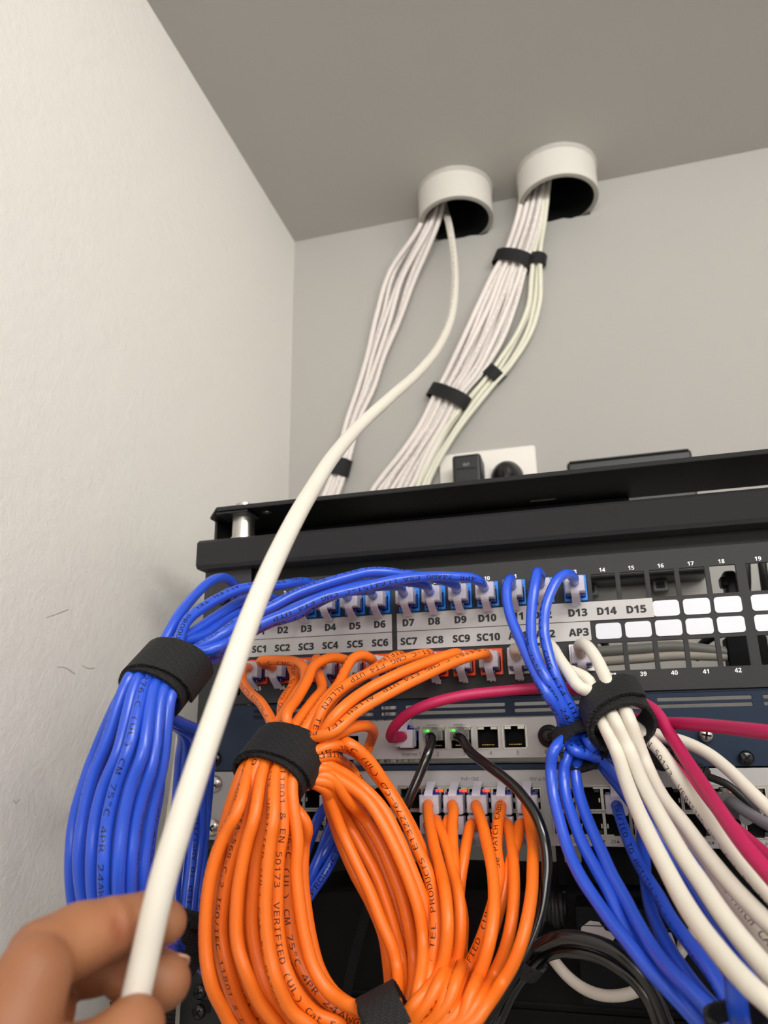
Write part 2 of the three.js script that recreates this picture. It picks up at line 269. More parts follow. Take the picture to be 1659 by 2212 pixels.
// one modular connector; origin at the face it is plugged into, +z out of it. up: latch above
const bootShape = (() => { const s = new THREE.Shape(); s.moveTo(-6.1, -5); s.lineTo(6.1, -5); s.lineTo(6.1, 4.4); s.quadraticCurveTo(6.1, 5.4, 5, 5.4); s.lineTo(2.6, 5.4); s.lineTo(2.2, 6.2); s.lineTo(-4.6, 6.2); s.quadraticCurveTo(-6.1, 6.2, -6.1, 4.6); s.closePath(); return s; })();
const bootGeo = join([plate(bootShape, 8.5, 8.5, 0.6), plate(bootShape, 5, 4.5, 0.3).scale(0.93, 0.9, 1)]);
const tabStrip = (() => {
  const a = [[-2.5, 16.4], [-4.8, 17.2], [-7, 15.4], [-9.2, 11.6], [-11, 8.2], [-12, 6.6]], g = [];
  const c = new THREE.CatmullRomCurve3(a.map(([y, z]) => v3(0, y, z))), p = c.getSpacedPoints(14), pos = [], idx = [];
  p.forEach((q, i) => { const t = c.getTangentAt(i / 14), n = v3(0, -t.z, t.y), w = 2.9 - 0.5 * Math.sin(i / 14 * PI); for (const [sx, k] of [[-1, .6], [1, .6], [1, -.6], [-1, -.6]]) pos.push(sx * w, q.y + n.y * k, q.z + n.z * k); });
  for (let i = 0; i < 14; i++) for (let k = 0; k < 4; k++) { const A = i * 4 + k, B = i * 4 + (k + 1) % 4; idx.push(A, B, A + 4, B, B + 4, A + 4); }
  idx.push(0, 1, 2, 0, 2, 3, 56, 58, 57, 56, 59, 58);
  const b = new THREE.BufferGeometry(); b.setAttribute('position', new THREE.Float32BufferAttribute(pos, 3)); b.setIndex(idx); const f = b.toNonIndexed(); f.computeVertexNormals(); return mm(f);
})();
const plugGeo = join([box(11.6, 8.2, 17, 0, -2.2, 1.5, 0.5), box(6.2, 2.2, 14, 0, -7, 3.5, 0.5)]);
function connector(parent, p, base, up, kind = 'boot') {
  const g = new THREE.Group(); g.name = numbered('connector'); g.position.set((p.x - base.x) * S, (p.y - base.y) * S, (p.z - base.z) * S); if (up) g.rotation.z = PI;
  parent.add(g);
  part('plug', plugGeo, kind === 'boot' ? M.plugBlue : M.clear, g, kind === 'boot' ? 'dark blue plug body' : 'clear plug body');
  if (kind === 'boot') { part('strain_boot', bootGeo, M.boot, g, 'milky translucent strain boot'); part('latch_tab', tabStrip, M.boot, g, 'milky translucent latch tab'); }
  return g;
}
function cable(name, label, group, path, r, mat, o = {}) {
  const pts = path.map(P), base = pts[0].clone(), last = pts.at(-1).clone();
  for (const d of o.tail ?? []) pts.push(last.clone().add(v3(...d)));      // goes on hanging down beyond what the photograph shows
  const t = thing(name, label, 'cable', [base.x, base.y, base.z], group);
  part('jacket', tube(pts, r, { ...o, base }), mat, t);
  for (const [p, up, kind] of o.plugs ?? []) connector(t, p, base, up, kind);
  return t;
}
const upPort = (i) => v3(PX(i), 22.4, 0), lowPort = (i) => v3(PX(i), -22.4, 0);
const out = (p, z = 10, dy = 1) => ({ w: [p.x, p.y + dy, z] });
// ---- blue patch cables D1..D10: jack -> hook-and-loop strap -> hanging coil -> back up to the strap, or on to the switch
const px2 = (list, z0, z1) => list.map(([x, y], i) => [x, y, z0 + (z1 - z0) * i / (list.length - 1)]);
const frameOf = (centre, axisTo, hint) => { const c = P(centre), ax = P(axisTo).sub(c).normalize(), e1 = v3(...hint).projectOnPlane(ax).normalize(); return { c, ax, e1, e2: ax.clone().cross(e1) }; };
const slot = (f, x, y, s) => f.c.clone().addScaledVector(f.e1, x).addScaledVector(f.e2, y).addScaledVector(f.ax, s);      // a place inside a strap: across, front (-) to back (+), along the bundle
const F_BLUE = frameOf([352, 1466, 146], [400, 1409, 129], [1, -.5, -.2]), F_OR = frameOf([602, 1652, 106], [642, 1596, 88], [1, -.3, -.1]), F_WHITE = frameOf({ d: [1336, 1550, 405] }, { d: [1318, 1512, 421] }, [1, .2, .2]), F_TRIO = frameOf([1252, 1606, 52], [1234, 1578, 38], [1, .1, .4]);
const HANG = [[34, -52, 4], [54, -150, -4], [50, -300, -40]], OVER = [[50, -6, 8], [120, -50, 0], [160, -160, -20], [165, -300, -60]];
const R_BLUE = 3.1, R_OR = 3.2;
const blueLead = [                                     // from the boot to the strap's upper edge
  [[512, 1290, 40], [505, 1262, 58], [484, 1248, 72], [455, 1256, 88], [424, 1283, 102], [383, 1334, 124], [341, 1388, 138]],
  [[575, 1318, 45], [531, 1318, 76], [484, 1341, 98], [436, 1375, 118], [402, 1410, 132]],
  [[620, 1300, 42], [560, 1290, 66], [515, 1302, 84], [468, 1331, 104], [421, 1363, 120], [378, 1402, 132]],
  [[690, 1268, 40], [653, 1257, 58], [602, 1265, 76], [560, 1266, 86], [515, 1274, 98], [462, 1298, 112], [405, 1340, 128], [366, 1392, 140]],
  [[740, 1276, 40], [690, 1290, 60], [640, 1322, 78], [570, 1352, 90], [500, 1390, 104], [452, 1428, 118], [428, 1452, 126]],
  [[796, 1276, 40], [740, 1280, 60], [690, 1300, 76], [640, 1328, 86], [566, 1350, 98], [519, 1374, 108], [470, 1410, 122], [434, 1440, 132]],
  [[862, 1267, 38], [800, 1268, 58], [740, 1277, 72], [690, 1294, 82], [620, 1316, 92], [560, 1338, 102], [500, 1370, 116], [452, 1404, 130], [420, 1432, 140]],
  [[917, 1264, 36], [870, 1256, 50], [790, 1262, 70], [700, 1284, 86], [640, 1304, 94], [580, 1330, 104], [520, 1362, 116], [460, 1402, 132], [416, 1438, 142]],
  [[981, 1262, 34], [930, 1247, 46], [867, 1240, 60], [838, 1236, 66], [795, 1236, 72], [751, 1246, 80], [694, 1263, 90], [636, 1284, 100], [578, 1315, 110], [525, 1338, 118], [470, 1376, 130], [420, 1424, 146]],
  [[1037, 1257, 33], [1018, 1248, 40], [991, 1246, 46], [946, 1244, 54], [896, 1247, 64], [838, 1256, 74], [780, 1270, 84], [694, 1292, 98], [636, 1318, 108], [566, 1347, 118], [500, 1384, 132], [435, 1434, 148]],
];
const blueDown = [                                     // the hanging side of the coil, outermost first
  [[268, 1490], [240, 1542], [208, 1620], [183, 1690], [160, 1775], [153, 1865], [158, 1950], [176, 2020], [215, 2075], [280, 2110]],
  [[293, 1478], [262, 1535], [231, 1600], [200, 1680], [181, 1762], [171, 1850], [180, 1945], [200, 2010], [238, 2062], [295, 2096]],
  [[318, 1480], [290, 1540], [256, 1622], [222, 1706], [205, 1780], [199, 1865], [205, 1950], [225, 2015], [258, 2056], [310, 2084]],
  [[344, 1487], [316, 1545], [280, 1611], [248, 1706], [231, 1785], [224, 1880], [228, 1950], [248, 2010], [280, 2046], [325, 2070]],
  [[366, 1497], [338, 1556], [308, 1627], [284, 1695], [266, 1775], [256, 1880], [258, 1950], [275, 2005], [300, 2036], [340, 2058]],
  [[383, 1520], [360, 1575], [330, 1645], [306, 1724], [291, 1790], [283, 1880], [284, 1950], [296, 1995], [318, 2026], [352, 2046]],
  [[389, 1545], [371, 1598], [351, 1650], [329, 1740], [314, 1830], [307, 1896], [306, 1950], [316, 1990], [336, 2016], [366, 2034]],
  [[280, 1492], [255, 1548], [225, 1630], [195, 1720], [176, 1800], [166, 1880], [172, 1960], [196, 2030], [240, 2080], [300, 2112]],
  [[350, 1500], [318, 1570], [284, 1660], [260, 1750], [245, 1840], [240, 1910], [248, 1970], [264, 2022], [300, 2050], [340, 2066]],
  [[376, 1530], [362, 1620], [343, 1700], [327, 1790], [318, 1865], [316, 1925], [322, 1970], [334, 2004], [352, 2030], [376, 2044]],
];
const downZ = [150, 166, 172, 176, 174, 168, 158, 140, 146, 138];
const blueUp = [                                       // the rack side, rising back to the strap
  [[350, 2112], [405, 2090], [425, 2020], [430, 1934], [440, 1820], [447, 1745], [452, 1684], [452, 1600], [440, 1520], [425, 1480]],
  [[360, 2096], [405, 2070], [412, 2000], [418, 1930], [428, 1850], [436, 1780], [438, 1700], [436, 1610], [430, 1540], [415, 1490]],
  [[372, 2080], [400, 2052], [400, 1990], [405, 1930], [414, 1850], [420, 1770], [424, 1680], [424, 1600], [420, 1540], [405, 1500]],
  [[384, 2066], [392, 2030], [388, 1980], [392, 1920], [400, 1840], [408, 1750], [412, 1650], [412, 1580], [408, 1530], [395, 1500]],
  [[390, 2050], [384, 2010], [378, 1960], [380, 1900], [388, 1820], [394, 1740], [398, 1660], [400, 1590], [400, 1540], [388, 1505]],
  [[384, 2040], [372, 2000], [366, 1950], [368, 1880], [374, 1800], [382, 1720], [388, 1640], [392, 1580], [392, 1540], [380, 1510]],
];
const bluePlugs = [[706, 1740, 34], [724, 1762, 40], [738, 1790, 36], [742, 1812, 40]];
const blueOut = [                                      // four go on under the orange coil to the switch
  [[372, 2048], [430, 2048], [500, 2040], [580, 1990], [640, 1900], [668, 1820], [690, 1762], [712, 1735]],
  [[366, 2120], [430, 2080], [500, 2066], [590, 2010], [656, 1920], [690, 1850], [712, 1790], [733, 1757]],
  [[390, 2074], [440, 2066], [510, 2054], [600, 1985], [665, 1895], [708, 1830], [730, 1790], [746, 1775]],
  [[412, 2064], [450, 2098], [520, 2088], [610, 2020], [672, 1930], [712, 1868], [732, 1822], [744, 1790]],
];
const portOf = (col, low) => v3(col, low ? -121 : -108.5, 0);
for (let i = 0; i < 10; i++) {
  const p = upPort(i), dz = downZ[i], goes = i >= 6, up = goes ? blueOut[i - 6] : blueUp[i];
  const path = [out(p, 9), out(p, 20, 1.4), ...blueLead[i]];
  const dn = blueDown[i].map(([x, y], k) => [x, y, dz - Math.max(0, k - 5) * 6 - (k === 0 ? 8 : 0)]);
  const zu = goes ? [74, 66, 60, 58, 56, 52, 42, 26] : [84, 66, 56, 52, 46, 46, 58, 80, 104, 122];
  path.pop(); if (i === 9) path.splice(-1, 1);
  const u = [-12.6, -11.6, -7, -2.4, 2.3, 7, 11.2, -7, -.5, 5][i], v = i && i < 7 ? -7.6 * Math.sqrt(1 - (u / 15) ** 2) - .5 : i ? 0 : 2;
  path.push(slot(F_BLUE, u, v, 15), slot(F_BLUE, u, v, 0), slot(F_BLUE, u * 1.04, v, -13), ...dn.slice(2));
  path.push(...up.slice(0, goes ? 99 : -2).map(([x, y], k) => [x, y, zu[k] + (goes ? 3 * (i % 2) : (i % 3) * 5)]));
  if (!goes) path.push(slot(F_BLUE, 11.5 - i * 3.8, 7.5, -12), slot(F_BLUE, 11 - i * 3.6, 7, 2));
  const plugs = [[p, false]];
  if (goes) { const q = portOf([-154, -146, -146, -139][i - 6], i > 7); path.push({ w: [q.x, q.y, 12] }); plugs.push([q, i <= 7]); }
  cable('patch_cable', `blue patch cable plugged in at jack D${i + 1} and tied into the coil by the wall`, 'blue patch cables of the coil by the wall', path, R_BLUE, i % 2 ? M.blue : M.blueB, { plugs, roll: [2.4, 1.0, -2.5, -.1, 1.2, -1.9, 2.6, 2.0, .5, -.9][i], twist: 0.12, ref: 0.42, wob: 0.025 });
}

// ---- orange patch cables SC1..SC10
const orLead = [
  [[523, 1450, 36], [524, 1474, 46], [540, 1497, 58], [566, 1522, 74], [590, 1556, 96]],
  [[564, 1428, 42], [590, 1426, 46], [640, 1430, 50], [658, 1446, 58], [658, 1470, 66], [640, 1500, 78], [612, 1545, 98]],
  [[630, 1440, 36], [636, 1456, 42], [634, 1480, 52], [612, 1515, 70], [585, 1570, 98]],
  [[683, 1424, 38], [680, 1440, 42], [690, 1462, 48], [696, 1488, 58], [676, 1515, 76], [640, 1555, 100]],
  [[742, 1424, 36], [720, 1420, 44], [694, 1428, 54], [676, 1442, 62], [664, 1470, 72], [644, 1505, 84], [618, 1550, 102], [600, 1585, 110]],
  [[798, 1421, 34], [782, 1415, 40], [762, 1423, 46], [746, 1448, 54], [730, 1480, 66], [695, 1520, 84], [655, 1565, 104]],
  [[864, 1416, 32], [848, 1420, 38], [820, 1438, 46], [770, 1470, 60], [725, 1505, 76], [670, 1560, 100]],
  [[925, 1412, 34], [882, 1421, 48], [809, 1449, 64], [751, 1478, 78], [700, 1528, 94], [655, 1580, 110]],
  [[986, 1411, 34], [925, 1430, 52], [853, 1459, 70], [785, 1495, 84], [725, 1545, 100], [680, 1598, 112]],
  [[1044, 1412, 34], [991, 1426, 46], [925, 1455, 62], [850, 1492, 78], [770, 1538, 94], [720, 1580, 104], [690, 1620, 110]],
];
const orDown = [
  [[568, 1668], [545, 1706], [513, 1752], [486, 1800], [463, 1860], [448, 1934], [443, 2040], [455, 2124], [481, 2180], [510, 2230]],
  [[540, 1700], [506, 1745], [484, 1790], [475, 1850], [470, 1920], [470, 2010], [482, 2090], [506, 2160], [545, 2220], [580, 2255]],
  [[575, 1690], [549, 1730], [524, 1785], [506, 1840], [492, 1890], [482, 1950], [478, 2019], [495, 2103], [523, 2180], [556, 2230]],
  [[592, 1677], [569, 1722], [549, 1768], [535, 1815], [523, 1868], [512, 1940], [512, 2035], [532, 2103], [561, 2165], [600, 2215]],
  [[606, 1690], [584, 1747], [567, 1796], [555, 1845], [549, 1900], [544, 1998], [553, 2061], [576, 2137], [612, 2200], [660, 2240]],
  [[618, 1674], [601, 1724], [590, 1772], [583, 1820], [577, 1890], [573, 1976], [582, 2058], [598, 2120], [630, 2185], [680, 2228]],
  [[636, 1698], [623, 1748], [611, 1796], [603, 1844], [599, 1920], [600, 2000], [612, 2076], [638, 2140], [680, 2190], [740, 2222]],
  [[650, 1715], [634, 1770], [626, 1830], [620, 1905], [624, 1990], [642, 2070], [672, 2124], [727, 2180], [775, 2203], [830, 2222]],
  [[652, 1732], [648, 1775], [643, 1820], [640, 1880], [647, 1955], [660, 2031], [678, 2092], [708, 2139], [748, 2168], [806, 2194]],
  [[560, 1700], [535, 1745], [515, 1800], [502, 1860], [498, 1940], [500, 2030], [520, 2110], [555, 2180], [600, 2235], [650, 2270]],
];
const orDownZ = [136, 118, 124, 134, 120, 134, 124, 108, 120, 108];
const orB = [                                          // the inner strands, listed downwards from the strap
  [[690, 1684], [712, 1728], [738, 1795], [768, 1861], [798, 1925], [823, 1990], [845, 2042], [858, 2090], [860, 2135], [855, 2172]],
  [[700, 1690], [724, 1730], [752, 1780], [785, 1838], [812, 1890], [834, 1950], [852, 2010], [868, 2075], [872, 2130], [866, 2176]],
  [[706, 1690], [738, 1722], [772, 1768], [804, 1822], [836, 1900], [858, 1965], [874, 2030], [884, 2095], [884, 2140], [876, 2180]],
  [[704, 1676], [756, 1734], [787, 1768], [819, 1820], [848, 1884], [870, 1945], [884, 2006], [893, 2067], [893, 2121], [884, 2165]],
  [[690, 1668], [745, 1692], [791, 1727], [829, 1784], [861, 1848], [892, 1926], [905, 1970], [914, 2030], [912, 2090], [900, 2150]],
  [[690, 1652], [735, 1667], [784, 1701], [826, 1745], [856, 1800], [886, 1870], [915, 1947], [930, 2010], [932, 2070], [920, 2130]],
  [[700, 1634], [735, 1644], [762, 1668], [785, 1705], [815, 1745], [850, 1810], [880, 1880], [905, 1960], [920, 2040], [915, 2120]],
  [[712, 1612], [745, 1614], [778, 1632], [813, 1674], [843, 1716], [875, 1772], [900, 1830], [923, 1882], [938, 1950], [940, 2030]],
  [[696, 1700], [712, 1745], [735, 1815], [765, 1885], [800, 1950], [828, 2020], [838, 2080], [843, 2130], [846, 2176], [846, 2200]],
  [[700, 1662], [730, 1690], [770, 1735], [800, 1790], [835, 1860], [868, 1940], [895, 2030], [900, 2090], [896, 2140], [885, 2180]],
];
const orBZ = [84, 72, 64, 74, 88, 82, 56, 74, 66, 56];
const orUp = [                                         // outer strands, from the lower strap up to the switch plugs
  [[895, 2170], [924, 2139], [950, 2103], [963, 2053], [967, 1995], [962, 1930], [954, 1890], [941, 1840], [929, 1785], [924, 1745]],
  [[934, 2212], [952, 2172], [972, 2121], [988, 2067], [995, 2000], [990, 1930], [980, 1890], [966, 1834], [948, 1786], [938, 1770]],
  [[915, 2180], [950, 2120], [975, 2050], [985, 1985], [985, 1920], [981, 1870], [978, 1830], [977, 1783], [980, 1750]],
  [[960, 2180], [985, 2120], [998, 2050], [1000, 1980], [985, 1910], [970, 1850], [962, 1810], [963, 1786], [970, 1770]],
  [[940, 2200], [968, 2130], [985, 2050], [990, 1970], [994, 1910], [1003, 1850], [1010, 1810], [1018, 1780]],
  [[968, 2206], [1000, 2168], [1026, 2125], [1045, 2079], [1058, 2031], [1066, 1975], [1067, 1922], [1061, 1866], [1052, 1825], [1042, 1780], [1030, 1745]],
  [[950, 2220], [985, 2140], [1010, 2092], [1030, 2052], [1050, 2000], [1068, 1940], [1078, 1886], [1073, 1834], [1075, 1784], [1082, 1745]],
  [[997, 2208], [1033, 2161], [1065, 2110], [1088, 2060], [1103, 2002], [1110, 1940], [1110, 1880], [1105, 1824], [1094, 1778]],
  [[985, 2220], [1020, 2140], [1050, 2060], [1070, 1995], [1085, 1940], [1096, 1890], [1108, 1845], [1118, 1810], [1124, 1780]],
  [[1018, 2212], [1051, 2172], [1083, 2125], [1109, 2081], [1128, 2031], [1141, 1977], [1149, 1922], [1151, 1870], [1152, 1830], [1147, 1790], [1139, 1748]],
];
const orSwitch = [[0, 0], [0, 1], [1, 0], [1, 1], [2, 1], [2, 0], [3, 0], [3, 1], [4, 1], [4, 0]], COLB = [-88.4, -73.3, -58.8, -43.8, -28.5];
const orUpMid = [96, 76, 62, 48, 52, 92, 72, 78, 60, 92];
for (let i = 0; i < 10; i++) {
  const p = lowPort(i), z = orDownZ[i], zb = orBZ[i];
  const down = orDown[i].map(([x, y], k) => [x, y, z + (k === 0 ? -14 : k === 1 ? -5 : 0) - (k > 7 ? (k - 7) * 6 : 0)]);
  const b = orB[i].map(([x, y], k) => [x, y, k === 0 ? 100 : k === 1 ? 96 * .6 + zb * .4 : zb + (k > 7 ? 8 * (k - 7) : 0)]);
  const u = orUp[i], uz = orUpMid[i], [col, low] = orSwitch[i], q = portOf(COLB[col], low);
  const up = u.map(([x, y], k) => [x, y, k < 2 ? 110 - k * 5 : uz + (26 - uz) * Math.pow(Math.max(0, (k - 4)) / (u.length - 5), 1.3)]);
  const su = [-10.6, -14.6, -6.8, -2.6, .8, 4.4, 8.2, 10.8, 13.8, -8][i], sv = [-5.5, -.5, -7.2, -8, -3.5, -8.2, -7, -3, -4.8, 1][i], mid = [14, 0, -12].map((s) => slot(F_OR, su, sv, s));
  const path = [out(p, 9), out(p, 20, 1.4), ...orLead[i].slice(0, -1), ...mid, ...down.slice(2), [640 + i * 10, 2330 - i * 6, 110], [800, 2330 - i * 8, 96], [860 + i * 3, 2260, 92], ...b.slice().reverse(), slot(F_OR, 13 - i * 2, 6 + (i % 2) * 3, -4)];
  const hid = orDown[i].slice(1).map(([x, y], k) => [x + 14, y + 6, z - 22 - (k === 0 ? -6 : 0)]);
  path.push(...hid, [680 + i * 10, 2320 - i * 6, 100], [800 + i * 5, 2290 - i * 5, 104], ...up, { w: [q.x, q.y + (low ? 0.6 : -0.6), 20] }, { w: [q.x, q.y + (low ? 0.6 : -0.6), 10] });
  cable('patch_cable', `orange patch cable plugged in at jack SC${i + 1} and tied into the big orange coil`, 'orange patch cables of the big coil', path, R_OR, [2, 5, 6, 8].includes(i) ? M.orangeB : M.orange, { plugs: [[p, false], [q, !low]], roll: [1.6, 2.2, .9, -2, 2.4, 1.6, .3, -.6, 2, .4][i], twist: 0.1, ref: 0.36, wob: 0.018, step: 3.2 });
}
cable('patch_cable', 'orange patch cable stub bending back beside the orange coil strap', 'orange patch cables of the big coil', [slot(F_OR, 12.5, -3, -8), slot(F_OR, 13, -3, 6), [692, 1618, 100], [718, 1592, 98], [752, 1574, 92], [785, 1568, 78], [800, 1572, 62], [806, 1584, 44], [800, 1604, 30], [786, 1640, 28]], R_OR, M.orangeB, { roll: 0.3, ref: 0.5, uOff: .62 });
cable('patch_cable', 'orange patch cable with printed legend curving down past the firewall ports', 'orange patch cables of the big coil', [slot(F_OR, 11, 5, -8), slot(F_OR, 12, 5, 8), [722, 1600, 88], [755, 1607, 92], [795, 1640, 84], [830, 1688, 76], [866, 1745, 66], [896, 1800, 58], [920, 1862, 54], [934, 1930, 54], [944, 2010, 60], [938, 2100, 80], [910, 2190, 98]], R_OR, M.orange, { roll: 0.2, ref: 0.4 });

// ---- blue trio D11..D13 and the blue coil on the right
const trioLead = [
  [[1103, 1250, 34], [1096, 1262, 42], [1095, 1295, 46], [1104, 1336, 50], [1121, 1376, 54], [1139, 1417, 58], [1157, 1455, 62], [1180, 1497, 66], [1208, 1540, 58], [1236, 1578, 56]],
  [[1168, 1243, 32], [1160, 1236, 42], [1156, 1258, 48], [1150, 1301, 52], [1147, 1345, 56], [1149, 1388, 60], [1160, 1426, 63], [1180, 1466, 66], [1203, 1506, 62], [1226, 1548, 57], [1248, 1580, 54]],
  [[1238, 1247, 32], [1225, 1239, 40], [1206, 1250, 46], [1189, 1281, 50], [1178, 1316, 53], [1175, 1362, 55], [1184, 1408, 58], [1198, 1455, 60], [1217, 1496, 58], [1240, 1540, 54], [1258, 1578, 50]],
];
const trioTail = [
  [[1262, 1616, 50], [1302, 1644, 50], [1346, 1694, 48], [1388, 1752, 48], [1440, 1832, 54], [1490, 1910, 60], [1540, 1990, 68], [1600, 2080, 78], [1660, 2170, 90], [1700, 2230, 96]],
  [[1268, 1604, 46], [1310, 1622, 44], [1362, 1662, 44], [1412, 1717, 48], [1454, 1765, 54], [1492, 1832, 62], [1542, 1922, 74], [1592, 2002, 84], [1650, 2085, 96], [1700, 2150, 104]],
  [[1262, 1624, 40], [1304, 1658, 36], [1350, 1716, 34], [1392, 1776, 36], [1444, 1852, 42], [1500, 1936, 50], [1550, 2020, 58], [1600, 2100, 68], [1650, 2180, 78], [1690, 2240, 84]],
];
for (let k = 0; k < 3; k++) {
  const p = upPort(10 + k);
  cable('patch_cable', `blue patch cable arching out of jack D${11 + k} down to the small strap`, 'blue patch cables from jacks D11 to D13', [out(p, 9), out(p, 20, 1.4), ...trioLead[k].slice(0, -1), ...[9, 0, -9].map((s) => slot(F_TRIO, [-5, -1, 4.5][k], [-3, 1, -3][k], s)), ...trioTail[k].slice(1)], R_BLUE, M.blue, { plugs: [[p, false]], roll: [0.5, 0.1, -0.2][k], ref: 0.2, uOff: [.7, .18, .55][k], twist: -1.8, tail: HANG });
}
const rightLoops = [
  [[1266, 1592, 44], [1240, 1590, 52], [1215, 1600, 60], [1196, 1622, 66], [1190, 1655, 64], [1194, 1710, 66], [1208, 1770, 72], [1228, 1838, 80], [1253, 1892, 90], [1289, 1947, 100], [1322, 1994, 110], [1363, 2044, 120], [1403, 2095, 128], [1454, 2149, 136], [1504, 2203, 140], [1560, 2260, 144]],
  [[1272, 1606, 42], [1246, 1612, 50], [1226, 1634, 58], [1217, 1672, 58], [1223, 1723, 62], [1238, 1770, 68], [1259, 1824, 76], [1289, 1880, 86], [1317, 1930, 96], [1343, 1990, 104], [1376, 2046, 112], [1420, 2100, 122], [1470, 2155, 130], [1530, 2210, 136]],
  [[1280, 1616, 40], [1256, 1630, 46], [1243, 1657, 52], [1246, 1694, 55], [1260, 1745, 62], [1282, 1800, 72], [1300, 1840, 80], [1322, 1890, 90], [1350, 1940, 100], [1378, 1994, 112], [1409, 2046, 124], [1448, 2096, 138], [1499, 2146, 150], [1556, 2200, 158], [1610, 2250, 160]],
];
['leftmost', 'middle', 'rightmost'].forEach((w, k) => cable('patch_cable', `blue patch cable hanging from the small strap, ${w} of the three over the switch`, 'blue patch cables of the right coil', rightLoops[k], R_BLUE, M.bluePlain, { wob: .025, tail: HANG }));
{
  const q = portOf(22.6, false), q2 = portOf(37.6, true);
  cable('patch_cable', 'blue patch cable with white boot in the switch beside port label 29', 'blue patch cables of the right coil', [{ w: [q.x, q.y - .6, 10] }, { w: [q.x, q.y - .6, 22] }, [1333, 1742, 34], [1342, 1774, 46], [1361, 1824, 58], [1381, 1868, 68], [1394, 1890, 76], [1420, 1930, 90], [1447, 1979, 106], [1481, 2027, 124], [1518, 2074, 138], [1551, 2122, 148], [1572, 2165, 152], [1590, 2240, 150]], R_BLUE, M.blueB, { plugs: [[q, true]], roll: .1, ref: .12, uOff: .3, twist: 1.3, tail: [[14, -60, -4], [16, -200, -40]] });
  cable('patch_cable', 'blue patch cable rising behind the white cables to the lower switch row', 'blue patch cables of the right coil', [{ w: [q2.x, q2.y + .6, 10] }, { w: [q2.x, q2.y + .6, 22] }, [1389, 1790, 32], [1387, 1812, 40], [1392, 1851, 52], [1395, 1902, 66], [1405, 1960, 84], [1424, 2008, 100], [1448, 2054, 114], [1478, 2098, 126], [1514, 2145, 136], [1556, 2190, 140], [1610, 2240, 140]], R_BLUE, M.bluePlain, { plugs: [[q2, false]], tail: HANG });
  cable('patch_cable', 'short upright blue cable end held by a strap at the bottom right', 'blue patch cables of the right coil', [[1586, 2110, 190], [1590, 2150, 188], [1596, 2195, 184], [1606, 2240, 178], [1630, 2280, 170]], 3.6, M.bluePlain, { tail: HANG });
}
// ---- white patch cables AP1..AP3 and the white bundle towards the camera
const whiteLead = [
  [[1112, 1402, 34], [1124, 1402, 40], [1160, 1410, 44], [1205, 1440, 50], [1244, 1454, 54], [1272, 1472, 58], [1300, 1504, 62], [1320, 1540, 64]],
  [[1180, 1392, 34], [1192, 1398, 44], [1207, 1422, 52], [1229, 1453, 58], [1252, 1484, 62], [1278, 1520, 66], [1305, 1550, 68]],
  [[1252, 1394, 34], [1262, 1392, 42], [1274, 1402, 48], [1291, 1428, 54], [1305, 1457, 58], [1319, 1486, 62], [1330, 1520, 66], [1342, 1548, 70]],
];
const whiteRun = [
  [[1319, 1575, 423], [1331, 1622, 408], [1356, 1697, 378], [1392, 1783, 345], [1442, 1882, 315], [1474, 1942, 298], [1504, 1990, 284], [1541, 2040, 270], [1582, 2090, 257], [1626, 2136, 246], [1690, 2195, 236]],
  [[1342, 1558, 424], [1358, 1617, 408], [1388, 1692, 380], [1427, 1766, 352], [1477, 1852, 324], [1513, 1905, 308], [1560, 1975, 288], [1615, 2046, 270], [1660, 2098, 258], [1700, 2140, 250]],
  [[1372, 1590, 424], [1394, 1647, 408], [1428, 1718, 384], [1477, 1780, 360], [1528, 1849, 335], [1569, 1900, 318], [1610, 1945, 304], [1660, 1995, 290], [1710, 2040, 280]],
];
for (let k = 0; k < 3; k++) {
  const p = lowPort(10 + k);
  cable('patch_cable', `white patch cable from jack AP${1 + k} through the large strap towards the viewer`, 'white patch cables from jacks AP1 to AP3', [out(p, 9), out(p, 20, 1.4), ...whiteLead[k].slice(0, -2), ...[12, 0, -11].map((s) => slot(F_WHITE, [-8.4, -2.4, 4.6][k], [-5, -7, -6.4][k], s)), ...whiteRun[k].slice(1).map(([x, y, d]) => ({ d: [x, y, d * .955] }))], 3.55, M.white, { plugs: [[p, false]], roll: [2.2, -2.2, 2.6][k], ref: .5, wob: .012, tail: HANG });
}
const D = (l, f = 1) => l.map(([x, y, d]) => ({ d: [x, y, d * f] }));
cable('patch_cable', 'white cable with grey printed legend squeezed between the white bundle cables', 'white cables of the strapped bundle', D([[1352, 1566, 416], [1392, 1650, 406], [1440, 1735, 388], [1484, 1802, 366], [1525, 1856, 345], [1574, 1932, 318], [1614, 1984, 302], [1655, 2036, 288], [1710, 2100, 276]]), 3.5, M.white, { roll: -.35, ref: .4, wob: .012, uOff: .83, tail: HANG });
cable('patch_cable', 'white cable on the outer upper edge of the strapped white bundle', 'white cables of the strapped bundle', D([[1352, 1556, 412], [1384, 1580, 406], [1424, 1620, 396], [1468, 1684, 380], [1504, 1736, 366], [1549, 1796, 345], [1600, 1862, 324], [1660, 1930, 306], [1710, 1985, 296]]), 3.5, M.white, { roll: .9, ref: .1, wob: .012, uOff: .85, tail: HANG, twist: 1 });
cable('patch_cable', 'thin white cable behind the strapped bundle beside the magenta cables', 'white cables of the strapped bundle', D([[1500, 1700, 420], [1518, 1735, 412], [1540, 1772, 400], [1572, 1822, 384], [1606, 1868, 370], [1660, 1935, 352], [1700, 1980, 345]]), 3.2, M.white, { roll: 2.5, tail: HANG });
